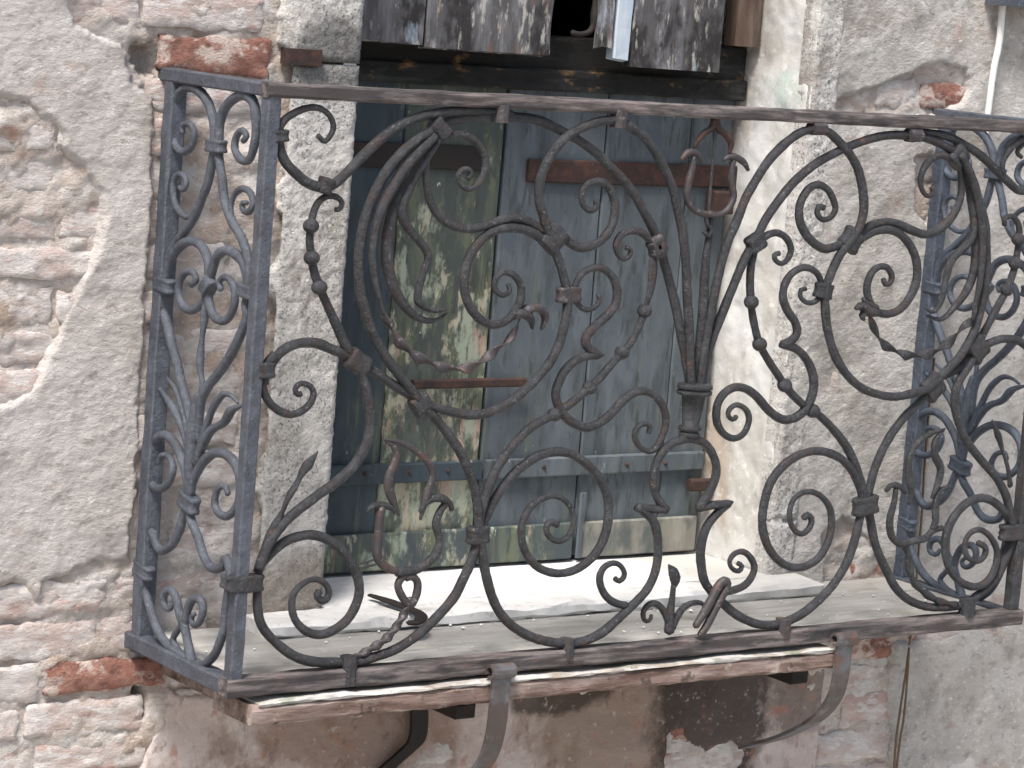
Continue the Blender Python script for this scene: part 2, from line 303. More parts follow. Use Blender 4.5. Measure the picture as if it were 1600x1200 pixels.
# bricks: rough shared shapes
def brick_mesh(k):
    nx, nz = 25, 10
    V = []; rs = k*11
    u = np.linspace(-1, 1, nx); t = np.linspace(-1, 1, nz)
    U, T = np.meshgrid(u, t, indexing='ij')
    edge = np.minimum(1-np.abs(U)**6, 1-np.abs(T)**4)
    y = -.55*edge**.5*(.7+.9*fbm(U*2.2, k*3.1, T*1.4, rs, 3)) - .4*fbm(U*7, k*1.7, T*2.6, rs+5, 3)-.3*fbm(U*22, k*2.7, T*7, rs+6, 2)
    x = U*(1+.05*fbm(T*2, k, 0, rs+1, 2)) + .03*fbm(U*5, T*3, k, rs+2, 2)
    z = T*(1+.3*fbm(U*2.5, k, 1, rs+3, 3)) + .12*fbm(U*6, T*2, k+9, rs+4, 3)
    return x, y, z
BM = []
for k in range(10):
    x, y, z = brick_mesh(k)
    me = bpy.data.meshes.new('brick')
    V = np.stack([x.ravel(), y.ravel(), z.ravel()], 1)
    nx, nz = 25, 10
    ring = [i*nz for i in range(nx)]+[(nx-1)*nz+j for j in range(1, nz)]+[i*nz+nz-1 for i in range(nx-2, -1, -1)]+[j for j in range(nz-2, 0, -1)]
    VB = V[ring].copy(); VB[:, 1] = 1.5
    n0 = len(V); V = np.vstack([V, VB])
    F = [(a, d, c, b) for a, b, c, d in grid_faces(nx, nz)]
    F = [tuple(reversed(q)) for q in F]; F = [tuple(reversed(q)) for q in F]
    for i in range(len(ring)):
        j = (i+1) % len(ring); F.append((ring[i], ring[j], n0+j, n0+i))
    me.from_pydata(V.tolist(), [], F); me.materials.append(BRICK)
    me.polygons.foreach_set('use_smooth', [True]*len(me.polygons)); me.update()
    bmm = bmesh.new(); bmm.from_mesh(me); bmesh.ops.recalc_face_normals(bmm, faces=bmm.faces); bmm.to_mesh(me); bmm.free()
    BM.append(me)
BMR = []
for me in BM[:4]:
    c = me.copy(); c.materials.clear(); c.materials.append(REDBRICK); BMR.append(c)
reds = [tuple(at(a, b, 1, 0)[[0, 2]]) for a, b in ((275, 82), (320, 90), (1440, 150), (1345, 850), (225, 1045), (1120, 1150), (355, 950), (1348, 880), (1370, 1000))]
wl = np.array(worldloc(wall))
PITCHZ = .0715
row = 0
z = float(at(275, 83, 1, 0)[2])-PITCHZ/2-22*PITCHZ
while z < 1.4:
    x = -.62 + (.11 if row % 2 else 0) + random.uniform(-.02, .02)
    while x < 2.65:
        ln = random.choice((.225, .235, .24, .12, .215)); h = PITCHZ-.013+random.uniform(-.008, .006)
        cx, cz = x+ln/2, z+PITCHZ/2
        px = np.array([cx, x+.01, x+ln-.01, x+.01, x+ln-.01, cx-ln*.25, cx+ln*.25]); pz = np.array([cz, z+.01, z+.01, z+h, z+h, cz, cz])
        ok = not (x+ln > OX0-.14 and x < OX1+.06 and z+PITCHZ > -.005)
        cover = (sdA(px, pz) > .012) | (sdD(px, pz) > .012) | (sdC(px, pz) > .012)
        hole = at(228, 92, 1, 0)
        if abs(cz-hole[2]) < PITCHZ*.55 and x-.02 < hole[0] < x+ln: x = x+.06 if x > hole[0]-.05 else x; ok = ok and x > hole[0]+.0
        if ok and not cover.all():
            red = any(abs(cx-a) < ln/2 and abs(cz-b) < PITCHZ*.6 for a, b in reds)
            o = bpy.data.objects.new('brick', random.choice(BMR if red else BM)); COL.objects.link(o); o.parent = wall
            d = random.uniform(.007, .012)
            o.location = (cx-wl[0], random.uniform(.002, .010)-(.003 if red else 0), cz-wl[2]+random.uniform(-.003, .003))
            o.scale = ((ln-.012)/2*random.choice((1, -1)), d, h/2*random.choice((1, 1, -1)))
            o.rotation_euler = (random.uniform(-.03, .03), random.uniform(-.015, .015), random.uniform(-.02, .02))
        x += ln
    z += PITCHZ; row += 1
# stone jambs and reveals
def slab_hf(name, P0, U, V, nrm, nu, nv, m, parent, amp, freq, seed, edge=.006, thick=.04, jag=0.):
    """rough stone face: origin P0, spans U and V, outward nrm, sides folded back"""
    P0, U, V, nrm = (np.array(a, float) for a in (P0, U, V, nrm))
    lu, lv = np.linalg.norm(U), np.linalg.norm(V)
    us = np.concatenate([[0], np.linspace(0, 1, nu), [1]]); vs_ = np.concatenate([[0], np.linspace(0, 1, nv), [1]])
    A, B = np.meshgrid(us, vs_, indexing='ij')
    dist = np.minimum(np.minimum(A, 1-A)*lu, np.minimum(B, 1-B)*lv)
    P = P0+A[..., None]*U+B[..., None]*V
    q = P*freq
    hgt = amp*fbm(q[..., 0], q[..., 1], q[..., 2], seed, 4)+amp*.5*fbm(q[..., 0]*5, q[..., 1]*5, q[..., 2]*5, seed+3, 2)-edge*np.exp(-(dist/edge)**2)
    side = np.zeros(A.shape, bool); side[0] = side[-1] = True; side[:, 0] = side[:, -1] = True
    wob = amp*.6*fbm(q[..., 0]*2, q[..., 1]*2, q[..., 2]*2, seed+8, 3)+np.where(A < .5, 1, 0)*jag*fbm(P[..., 2]*14, 0, 0, seed+9, 4)
    P = P+nrm*np.where(side, -thick, hgt)[..., None]
    cen = (np.minimum(A, 1-A)*lu < 1e-6)
    P = P+(U/lu)*np.where(cen, wob, 0)[..., None]
    f = grid_faces(nu+2, nv+2)
    o = obj(name, P.reshape(-1, 3), f, m, parent)
    return o
z0 = .0
for z1 in (1.024, 1.75):
    slab_hf('jamb_stone', (OX0-.142, -.016, z0), (.142, 0, 0), (0, 0, z1-z0-.004), (0, -1, 0), 34, int((z1-z0)/.0045), STONE, wall, .0035, 90, 71, .005, .04, .05)
    z0 = z1
z0 = .02
for z1 in (.16, 1.75):
    slab_hf('jamb_stone', (OX1, -.012, z0), (.075, 0, 0), (0, 0, z1-z0-.004), (0, -1, 0), 18, int((z1-z0)/.0045), STONE, wall, .0035, 90, 81)
    z0 = z1
slab_hf('reveal', (OX1+.002, -.008, OZ0-.03), (0, .36, 0), (0, 0, 1.75), (-1, 0, 0), 50, 220, REVEAL, wall, .006, 14, 91, .004, .03)
slab_hf('reveal', (OX0-.002, -.010, OZ0-.03), (0, .36, 0), (0, 0, 1.75), (1, 0, 0), 24, 110, REVEAL, wall, .004, 14, 93, .004, .03)
v, f = box(OX0-.05, OX1+.05, -.005, .36, OZ1, OZ1+.05); obj('lintel', v, f, STONE, wall, smooth=False)
c = at(482, 90, 1, -.03); v, f = box(c[0]-.038, c[0]+.03, -.026, .0, c[2]-.014, c[2]+.014); obj('iron_cramp', v, f, RUST, wall, smooth=False)
# dark room behind
v, f = box(OX0-.06, OX1+.06, .36, 1.2, -.1, 2.0)
f = [q for i, q in enumerate(f) if i != 2]
obj('interior', v, f, VOID, wall, smooth=False)
# ------------------------------------------------------------------ boards helper
def board(name, x0, x1, y0, y1, z0, z1, m, parent, seed=0, amp=.0015, bev=.003, ends=.0, nx=None, sag=0., label=None):
    """board with rounded, slightly uneven edges; long axis x or z"""
    ax = 0 if (x1-x0) >= (z1-z0) else 2
    lo, hi = np.array([x0, y0, z0]), np.array([x1, y1, z1])
    n = nx or max(6, int((hi[ax]-lo[ax])/.02))
    o1, o2 = [k for k in range(3) if k != ax]
    h1, h2 = (hi[o1]-lo[o1])/2, (hi[o2]-lo[o2])/2
    b = min(bev, h1*.8, h2*.8)
    prof = []
    for sx, sy in ((1, 1), (-1, 1), (-1, -1), (1, -1)):
        a = (sx*h1, sy*(h2-b)); c_ = (sx*(h1-b), sy*h2)
        prof += [a, c_] if sx*sy > 0 else [c_, a]
    V = []
    for i in range(n+1):
        s = i/n; p = lo[ax]+s*(hi[ax]-lo[ax])
        if i in (0, n): p_e = p
        sh = .55 if False else 1
        for j, (a, c_) in enumerate(prof):
            q = [0, 0, 0]
            q[ax] = p + (ends*float(fbm(a*40, c_*40, seed+i, seed, 2)) if i in (0, n) else 0)
            q[o1] = (lo[o1]+hi[o1])/2+a*sh+amp*float(fbm(p*18, j*3.1, seed*2.3, seed, 3))
            q[o2] = (lo[o2]+hi[o2])/2+c_*sh+amp*float(fbm(p*18, j*3.1+50, seed*2.3, seed+1, 3))
            V.append(q)
    k = len(prof)
    F = grid_faces(n+1, k, True)
    F.append(tuple(range(k))); F.append(tuple(n*k+j for j in reversed(range(k))))
    o = obj(name, V, F, m, parent, smooth=False, label=label)
    bmm = bmesh.new(); bmm.from_mesh(o.data); bmesh.ops.recalc_face_normals(bmm, faces=bmm.faces); bmm.to_mesh(o.data); bmm.free()
    return o
# ------------------------------------------------------------------ shutters
SY = .20                      # face plane of the lower shutters
zb, ztop = .062, 1.0
g = at(768, 500, 1, SY)[0]    # meeting line
sl = thing('door_shutter', 'lower left shutter leaf with cream and green paint flaking off its planks', 'shutter', (OX0+.3, SY, zb), 'lower shutter leaves')
sr = thing('door_shutter', 'lower right shutter leaf in slate blue paint with a rusty strap hinge', 'shutter', (1.1, SY, zb), 'lower shutter leaves')
j1 = at(600, 650, 1, SY)[0]; j2 = at(925, 500, 1, SY)[0]; xr = min(at(1100, 500, 1, SY)[0], 1.395)
board('plank', OX0+.012, j1-.002, SY, SY+.03, zb, ztop, SH_DARK, sl, 1)
board('plank', j1+.001, g-.004, SY+.001, SY+.03, zb, ztop, SH_PEEL, sl, 2)
board('plank', g+.004, j2-.0015, SY+.002, SY+.03, zb, ztop, SH_BLUE, sr, 4)
board('plank', j2+.0015, xr-.075, SY+.001, SY+.03, zb, ztop, SH_BLUE, sr, 5)
board('plank', xr-.0735, xr+.03, SY, SY+.03, zb, ztop, SH_BLUE, sr, 6)
def zrow(py, px=800): return at(px, py, 1, SY-.01)[2]
b0, b1 = zrow(747), zrow(717)
board('batten', OX0+.02, g-.005, SY-.014, SY-.001, b0, b1, SH_DARK, sl, 7)
board('batten', g+.005, xr+.02, SY-.014, SY-.001, b0, b1, SH_BLUE, sr, 8)
b0, b1 = zb-.004, zrow(822)
board('bottom_rail', OX0+.014, g-.003, SY-.012, SY-.001, b0, b1, SH_MID, sl, 9)
board('bottom_rail', g+.003, j2-.012, SY-.012, SY-.001, b0, b1, SH_MID, sr, 10)
board('bottom_rail', j2+.006, xr+.018, SY-.012, SY-.001, b0, b1, SH_WOOD, sr, 11)
p = at(911, 770, 1, SY-.015)
board('trim_strip', p[0]-.008, p[0]+.008, SY-.02, SY-.0125, zb-.002, p[2], SH_BLUE, sr, 12)
board('hinge_strap', at(548, 240, 1, SY)[0], g-.05, SY-.007, SY-.001, at(600, 262, 1, SY)[2], at(600, 222, 1, SY)[2], DARKIRON, sl, 13)
hs = board('hinge_strap', at(822, 262, 1, SY)[0], xr+.045, SY-.009, SY-.001, at(980, 289, 1, SY)[2], at(980, 253, 1, SY)[2], RUST, sr, 14, label='rusty red strap hinge')
p = at(1122, 312, 1, SY-.02)
board('hinge_pin', p[0]-.024, p[0]+.03, SY-.035, SY-.0095, p[2]-.028, p[2]+.018, RUST, sr, 15)
p = at(1092, 757, 1, SY-.02)
board('hinge_pin', p[0]-.03, p[0]+.03, SY-.032, SY-.015, p[2]-.012, p[2]+.012, RUST, sr, 16)
board('latch_bar', at(645, 598, 1, SY-.02)[0], at(822, 598, 1, SY-.02)[0], SY-.024, SY-.012, at(735, 606, 1, SY-.02)[2], at(735, 592, 1, SY-.02)[2], RUST, sl, 17)
def ico(c, r, sq=(1, 1, 1), n=10, m_=7):
    V = [(c[0], c[1], c[2]+r*sq[2])]
    for i in range(1, m_):
        th = math.pi*i/m_
        for j in range(n):
            ph = 2*math.pi*j/n
            V.append((c[0]+r*sq[0]*math.sin(th)*math.cos(ph), c[1]+r*sq[1]*math.sin(th)*math.sin(ph), c[2]+r*sq[2]*math.cos(th)))
    V.append((c[0], c[1], c[2]-r*sq[2]))
    F = [(0, 1+j, 1+(j+1) % n) for j in range(n)]
    for i in range(m_-2):
        for j in range(n):
            a = 1+i*n+j; b_ = 1+i*n+(j+1) % n
            F.append((a, a+n, b_+n, b_))
    k = len(V)-1
    F += [(k, 1+(m_-2)*n+(j+1) % n, 1+(m_-2)*n+j) for j in range(n)]
    return V, F
for par, xs in ((sl, (570, 640, 700)), (sr, (850, 980, 1040))):
    for xx in xs:
        p = at(xx, 732-(xx-800)*.035, 1, SY-.014); v, f = ico(p, .005, n=6, m_=4); obj('nail_head', v, f, RUST, par)
# frame + transom beam + upper shutters
fr = thing('transom_beam', 'dark timber transom with brown frame posts above the lower shutters', 'beam', (.9, SY, 1.0))
board('beam', OX0+.01, 1.427, SY-.012, SY+.06, .985, at(800, 60, 1, SY)[2]+.01, BEAM, fr, 21, amp=.004)
board('beam_strip', OX0+.01, 1.426, SY-.024, SY-.013, at(800, 128, 1, SY)[2]-.012, at(800, 105, 1, SY)[2], BEAM, fr, 22, amp=.004)
board('frame_post', 1.365, 1.428, .15, .19, at(800, 60, 1, SY)[2]+.015, 1.74, BEAMP, fr, 23, amp=.003)
board('frame_post', OX0+.006, OX0+.05, .15, .19, at(800, 60, 1, SY)[2]+.015, 1.74, BEAMP, fr, 24, amp=.003)
UY = .10
def upshutter(label, spans, slope=0.):
    t = thing('upper_shutter', label, 'shutter', (at(spans[0][0], 60, 1, UY)[0], UY, 1.1), 'upper shutter leaves')
    for i, (a, b_, py, m) in enumerate(spans):
        x0 = OX0+.006 if a == 566 else at(a, py, 1, UY)[0]+.001; x1 = at(b_, py, 1, UY)[0]-.001; zz = at((a+b_)/2, py, 1, UY)[2]
        board('plank', x0, x1, UY+.002*i, UY+.03, zz, 1.72, m, t, 30+i*3+int(a), amp=.004, ends=.012)
    return t
upshutter('upper left shutter of weathered grey planks with flaking paint', [(566, 663, 66, UPW), (664, 862, 80, UPW)])
us = upshutter('upper right shutter with a pale blue edge and burnt grey planks', [(940, 958, 74, UPW), (959, 985, 94, UPBLUE), (986, 1128, 108, UPW)])
# ------------------------------------------------------------------ sweep
def cr(pts, per=10):
    P = np.asarray(pts, float); n = len(P)
    Q = np.vstack([2*P[0]-P[1], P, 2*P[-1]-P[-2]])
    out = []
    for i in range(n-1):
        p0, p1, p2, p3 = Q[i:i+4]
        for t in np.linspace(0, 1, per, endpoint=False):
            out.append(.5*((2*p1)+(-p0+p2)*t+(2*p0-5*p1+4*p2-p3)*t*t+(-p0+3*p1-3*p2+p3)*t**3))
    out.append(P[-1]); return np.array(out)
def resample(C, step, rad=None):
    d = np.linalg.norm(np.diff(C, axis=0), axis=1); s = np.concatenate([[0], np.cumsum(d)])
    n = max(4, int(s[-1]/step)); t = np.linspace(0, s[-1], n+1)
    return np.stack([np.interp(t, s, C[:, k]) for k in range(3)], 1), t/s[-1]
CNT = [0]
def sweep(P3, N, radii, step=.006, sides=10, flat=1., twist=0., wob=.0012, power=1.):
    """P3 control points, N plane normal, radii profile over 0..1 (list), flat = normal/in-plane ratio"""
    CNT[0] += 1; sd_ = CNT[0]
    C, t = resample(cr(P3), step)
    n = len(C)
    T = np.gradient(C, axis=0)
    for _ in range(1):
        T[1:-1] = (T[:-2]+2*T[1:-1]+T[2:])/4
    T /= np.linalg.norm(T, axis=1)[:, None]+1e-12
    N = np.array(N, float); B = np.cross(N, T); B /= np.linalg.norm(B, axis=1)[:, None]+1e-12
    R = np.interp(t, np.linspace(0, 1, len(radii)), radii)
    L_ = n*step
    R = R*(1+.10*fbm(t*L_*22, sd_*3.3, 0, sd_, 2)+.09*fbm(t*L_*140, sd_*1.3, 3, sd_+4, 2))
    C = C+wob*(B*fbm(t*L_*14, sd_*1.7, 5, sd_+1, 2)[:, None]*1.2+N[None]*fbm(t*L_*12, sd_*2.9, 9, sd_+2, 2)[:, None]*2)
    ang = np.linspace(0, 2*np.pi, sides, endpoint=False)
    ca, sa = np.cos(ang), np.sin(ang)
    if power != 1.: ca, sa = np.sign(ca)*np.abs(ca)**power, np.sign(sa)*np.abs(sa)**power
    tw = twist*2*np.pi*t
    V = []
    for i in range(n):
        b_, nn = B[i]*math.cos(tw[i])+N*math.sin(tw[i]), -B[i]*math.sin(tw[i])+N*math.cos(tw[i])
        V.append(C[i]+R[i]*(ca[:, None]*b_+flat*sa[:, None]*nn))
    V = np.vstack(V+[[C[0]-T[0]*R[0]*.6], [C[-1]+T[-1]*R[-1]*.6]])
    F = grid_faces(n, sides, True)
    a, b_ = n*sides, n*sides+1
    F += [(a, (j+1) % sides, j) for j in range(sides)]+[(b_, (n-1)*sides+j, (n-1)*sides+(j+1) % sides) for j in range(sides)]
    return V, F
# ------------------------------------------------------------------ railing
rail = thing('balcony_railing', 'ornate wrought iron balcony railing of scrolls, leaves and lilies', 'railing', (LEN/2, -DEP/2, 0))
FY = -DEP+.013
def fp(pts, off=0.): return np.array([at(a, b, 1, FY+off) for a, b in pts])
def sp(pts, off=0.): return np.array([at(a, b, 0, .012+off) for a, b in pts])
YN, XN = (0, 1, 0), (1, 0, 0)
R0 = .0084
def bar(pts, name='scroll', r=(R0,), off=0., m=None, plane='f', **k):
    P = fp(pts, off) if plane == 'f' else sp(pts, off)
    if len(r) == 1: r = (r[0], r[0])
    v, f = sweep(P, YN if plane == 'f' else XN, r, **k)
    return obj(name, v, f, m or (IRON if plane == 'f' else IRONS), rail)
SPI = (R0, R0, R0, R0*.95, R0*.85, R0*.62, R0*.75)          # taper into a spiral eye
SPI2 = (R0*.85, R0*.85, R0*.8, R0*.72, R0*.55, R0*.6)
def collar(a, b, wpx, plane='f', name='collar', m=None, off=0., depth=None):
    """ring band: axis from pixel a to pixel b, wpx wide"""
    P = fp([a, b], off) if plane == 'f' else sp([a, b], off)
    mid = ((a[0]+b[0])/2, (a[1]+b[1])/2)
    dx, dy = b[0]-a[0], b[1]-a[1]; l = math.hypot(dx, dy)
    q = (mid[0]-dy/l*wpx/2, mid[1]+dx/l*wpx/2)
    Q = fp([mid, q], off) if plane == 'f' else sp([mid, q], off)
    hw = np.linalg.norm(Q[1]-Q[0]); N = np.array(YN if plane == 'f' else XN, float)
    T = P[1]-P[0]; T /= np.linalg.norm(T); B = np.cross(N, T); B /= np.linalg.norm(B)
    dp = depth or .0118
    if plane == 's': hw *= .72; dp = .0115
    prof = [(0, .7), (0, .95), (.06, 1.03), (.2, 1.04), (.28, .99), (.36, .97), (.6, .97), (.7, .99), (.78, 1.05), (.93, 1.04), (1, .97), (1, .7)]
    n = 14; ang = np.linspace(0, 2*np.pi, n, endpoint=False)
    ca, sa = np.sign(np.cos(ang))*np.abs(np.cos(ang))**.6, np.sign(np.sin(ang))*np.abs(np.sin(ang))**.6
    V = []
    for s, k in prof:
        V.append(P[0]+(P[1]-P[0])*s+k*(hw*ca[:, None]*B+dp*sa[:, None]*N))
    V = np.vstack(V); F = grid_faces(len(prof), n, True)
    F.append(tuple(reversed(range(n)))); F.append(tuple((len(prof)-1)*n+j for j in range(n)))
    return obj(name, V, F, m or (IRON if plane == 'f' else IRONS), rail)
def bead(x, y, rpx=12, parent=None):
    p = fp([(x, y)])[0]; q = fp([(x, y+rpx)])[0]; r = abs(q[2]-p[2])
    v, f = ico(p, r, (1, 1, .92), 14, 10); return obj('bead', v, f, IRON, parent or rail)
def clip(x, y0, y1, w_=19, m=None):
    a = fp([(x, y0), (x, y1), (x+w_, y0)])
    W = abs(a[2][0]-a[0][0])/2
    return board('clip', a[0][0]-W, a[0][0]+W, -DEP-.006, -DEP+.024, min(a[0][2], a[1][2]), max(a[0][2], a[1][2]), m or IRON, rail, int(x), amp=.004, bev=.008, nx=8)
# rails and posts
TR = .0235; BR = .031
board('top_rail', 0, LEN, -DEP, -DEP+.03, 1-TR, 1, RAILM, rail, 101, amp=.003, bev=.004, nx=120)
board('bottom_rail', -.004, LEN+.004, -DEP-.002, -DEP+.03, 0, BR, RAILM, rail, 102, amp=.0035, bev=.004, nx=120)
def ybar(name, x0, x1, y0, y1, z0, z1, m, seed):
    n = 20; V = []; b = .003
    w2, h2 = (x1-x0)/2, (z1-z0)/2; cx, cz = (x0+x1)/2, (z0+z1)/2
    prof = [(w2, h2-b), (w2-b, h2), (-w2+b, h2), (-w2, h2-b), (-w2, -h2+b), (-w2+b, -h2), (w2-b, -h2), (w2, -h2+b)]
    for i in range(n+1):
        y = y0+(y1-y0)*i/n
        for j, (a, c_) in enumerate(prof):
            V.append((cx+a+.002*float(fbm(y*20, j*2.1, seed, seed, 2)), y, cz+c_+.002*float(fbm(y*20, j*2.1, seed+5, seed, 2))))
    F = grid_faces(n+1, 8, True)+[tuple(range(8)), tuple(n*8+j for j in reversed(range(8)))]
    o = obj(name, V, F, m, rail, smooth=False)
    bmm = bmesh.new(); bmm.from_mesh(o.data); bmesh.ops.recalc_face_normals(bmm, faces=bmm.faces); bmm.to_mesh(o.data); bmm.free()
for x in (0, LEN-.03):
    ybar('side_rail', x, x+.03, -DEP+.0305, .02, 1-TR, .9995, IRONS, 103)
    ybar('side_rail', x-.003, x+.03, -DEP+.031, .02, .0005, BR-.002, IRONS, 104)
    board('post', x+.002, x+.026, -DEP+.003, -DEP+.027, BR-.001, 1-TR+.001, IRONS if x == 0 else IRON, rail, 105, amp=.002, bev=.0025)
    board('post', x+.001, x+.031, -.038, -.008, .0-.004, 1-TR+.001, IRONS if x == 0 else IRONB, rail, 106, amp=.003, bev=.003)
# ---- front panel, left motif
bar([(497,211),(507,221),(517,210),(521,197),(515,180),(500,169),(482,168),(462,175),(447,185),(438,197),(436,212),(439,235),(447,255),(463,272),(483,287),(505,293),(522,287),(541,270),(560,250),(585,225),(610,205),(635,191),(662,181),(700,175),(750,173),(800,176)], r=(R0*.5,R0*.6,R0*.8,R0,R0,R0,R0,R0,R0*.9,R0*.6), m=IRON)
bar([(686,198),(700,191),(725,185),(762,181),(787,182),(815,184),(840,188),(862,197),(885,209),(907,221),(930,237),(950,257),(975,284),(992,306),(1008,334),(1023,364),(1031,387),(1038,412),(1047,443),(1056,478),(1063,514),(1070,552),(1076,592),(1080,612)], off=.006)
bar([(675,205),(650,220),(625,242),(605,267),(588,297),(573,335),(564,375),(561,412),(563,450),(570,482),(580,512),(591,537),(606,562),(622,584),(640,606),(658,628),(682,637),(712,645),(737,648),(765,644),(800,626),(832,598),(857,569),(872,540),(880,512),(885,487),(887,460),(882,437),(877,417),(870,398),(862,378),(853,350),(844,318),(842,296),(847,270),(862,240),(882,217),(905,202),(930,192),(955,188),(968,190),(985,198),(1005,212),(1020,230),(1032,250),(1045,277),(1053,300),(1060,330),(1067,365),(1072,412),(1075,475),(1077,530),(1079,590),(1082,612)], off=-.004)
LEAF = (R0*.9, R0*1.1, R0*1.1, R0*.9, R0*.7, R0*.4)
bar([(680,212),(655,237),(632,263),(615,290),(600,318),(590,345),(584,375),(582,405),(586,438),(593,466),(600,492)], 'leaf', LEAF, off=-.008)
bar([(684,214),(664,245),(642,278),(623,308),(611,337),(604,375),(604,407),(610,436),(620,460),(633,480),(650,496),(670,502),(687,498),(698,487)], 'leaf', (R0*.7, R0, R0*1.2, R0*1.3, R0*1.2, R0*.8, R0*.3), off=.004)
bar([(688,216),(664,252),(642,290),(626,325),(633,350),(650,372),(665,390),(669,405),(662,425),(655,450),(653,470),(664,480),(680,486),(697,484)], 'leaf', (R0*.6, R0*.8, R0, R0*.9, R0*.8, R0*.8, R0*.25), off=-.002)
bar([(598,492),(610,512),(622,532),(640,550),(660,562),(682,571),(705,577),(725,577),(745,571),(760,560),(775,548),(792,535),(806,515),(812,498)], 'twisted_ribbon', (R0*.9, R0*1.3, R0*1.2, R0*1.1, R0*.6), flat=.22, twist=3.2, m=lm, step=.004)
bar([(690,205),(702,211),(720,210),(738,217),(752,232),(759,250),(757,270),(747,287),(732,295),(720,288),(715,275),(722,265),(732,265),(736,273),(731,279)], r=SPI2)
bar([(683,210),(672,226),(666,250),(665,275),(668,300),(678,327),(695,346),(717,356),(742,357),(767,350),(790,342),(812,342),(832,350),(852,364),(866,376)], r=(R0*.7,R0*.85,R0,R0), off=.003)
bar([(862,386),(848,374),(832,364),(812,358),(787,357),(764,365),(744,385),(731,408),(725,437),(728,464),(738,486),(755,502),(775,507),(792,500),(804,488),(812,473),(815,455),(811,440),(800,429),(785,426),(773,438),(774,453),(785,461),(795,455),(793,445)], r=(R0,R0,R0,R0,R0*.9,R0*.7,R0*.5))
bar([(866,368),(876,362),(888,377),(905,386),(925,384),(945,370),(957,350),(961,330),(960,310),(950,290),(935,284),(918,289),(909,302),(911,320),(922,329),(932,322),(931,312)], r=SPI)
bar([(1026,386),(1017,378),(1008,367),(997,361),(982,361),(970,368),(963,382),(966,397),(975,405),(985,399),(986,390),(979,387)], r=SPI2)
bar([(1024,388),(1021,405),(1020,425),(1017,450),(1012,468),(1007,487)], 'leaf', (R0*.7,R0*1.1,R0,R0*.8,R0*.5), flat=.6)
chain=bar([(1007,487),(1000,507),(986,535),(972,551),(955,570),(938,590),(921,606),(904,621),(886,635),(866,648),(848,658),(830,668),(813,684),(798,702),(782,724),(768,750),(758,778),(751,805),(748,832),(742,858),(732,885),(722,908),(710,932),(687,960),(655,990),(620,1013),(587,1026),(560,1034),(525,1035),(490,1034),(458,1024),(428,1001),(409,977),(402,950),(401,922)], r=(R0*.8,R0*.85,R0*.9,R0,R0,R0,R0,R0,R0*.9))
for x, y in ((1007,486),(972,551),(921,606),(866,648)): bead(x, y, 12, chain)
bar([(934,460),(937,468),(930,479),(917,484),(905,478),(897,464),(897,448),(907,430),(920,421),(937,419),(952,427),(962,442),(965,462),(960,480),(947,495),(930,510),(918,523),(915,537),(924,547),(936,555),(936,555),(917,556),(897,565),(882,580),(873,598),(868,616),(873,636),(883,651),(897,662),(915,668),(935,662),(955,647),(972,628),(987,616),(1005,611),(1022,617),(1034,632),(1040,652),(1037,675),(1027,696),(1015,705),(1001,700),(992,686),(993,671),(1005,662),(1015,667),(1013,677)], r=(R0*.5,R0*.7,R0*.9,R0,R0,R0,R0,R0*.95,R0*.85,R0*.65,R0*.55))
bar([(753,830),(758,812),(767,790),(780,768),(798,745),(820,726),(842,712),(870,706),(895,711),(917,725),(937,747),(949,775),(951,805),(945,837),(930,865),(905,887),(877,896),(850,891),(830,876),(818,855),(815,830),(821,806),(835,787),(857,776),(877,778),(892,793),(897,812),(892,832),(880,844),(866,845),(856,836),(854,823),(862,816),(871,820)], r=SPI, off=.004)
bar([(660,632),(677,650),(700,678),(720,708),(735,742),(744,775),(747,812),(748,838),(753,862),(760,900),(769,932),(782,957),(800,977),(825,993),(852,1002),(880,1005),(912,1001),(940,988),(965,967),(990,944),(1008,925),(1019,905),(1025,885),(1028,862),(1027,837),(1021,815),(1010,803),(997,793),(997,793),(1020,795),(1040,796),(1040,796),(1028,780),(1021,760),(1022,735),(1032,711),(1047,695),(1065,687),(1082,686),(1100,692),(1112,707),(1119,730),(1115,755),(1105,775),(1092,793),(1092,793),(1115,789),(1138,787),(1138,787),(1122,801),(1107,820),(1099,840),(1095,862),(1097,887),(1101,907),(1109,921),(1122,935),(1140,953),(1162,967),(1190,976),(1222,973),(1250,961),(1275,942),(1300,916),(1317,890),(1329,865),(1338,838),(1344,812),(1350,785)], off=-.003, step=.005)
bar([(978,947),(960,942),(947,932),(939,917),(937,901),(943,887),(955,880),(967,882),(975,893),(974,902),(967,908),(960,904)], r=SPI2)
bar([(1120,928),(1135,925),(1147,922),(1163,915),(1174,902),(1179,886),(1172,870),(1160,862),(1147,866),(1140,878),(1145,889),(1155,892),(1159,884),(1153,880)], r=SPI2)
bar([(403,895),(408,882),(417,871),(431,856),(450,843),(475,836),(495,837),(515,845),(533,860),(549,880),(559,902),(562,925),(556,947),(541,970),(520,986),(500,992),(480,987),(463,971),(456,950),(458,930),(470,914),(487,905),(504,908),(514,921),(512,934),(503,939),(495,931),(499,924)], r=SPI, off=.003)
bar([(404,888),(410,870),(421,848),(438,824),(462,800),(495,775),(525,754),(551,730),(568,704),(577,675),(579,650),(576,625),(570,600),(560,572)], off=-.003)
ch=bar([(660,634),(640,617),(617,603),(598,590),(577,575),(556,562),(540,540),(526,508),(511,476),(500,450),(491,425),(487,402),(484,377),(486,352),(490,332),(498,315),(512,306),(527,308),(535,317),(531,327),(524,328)], r=(R0,R0,R0,R0,R0*.9,R0*.8,R0*.7,R0*.5), off=.003)
for x, y in ((486,353),(487,403),(499,449)): bead(x, y, 13, ch)
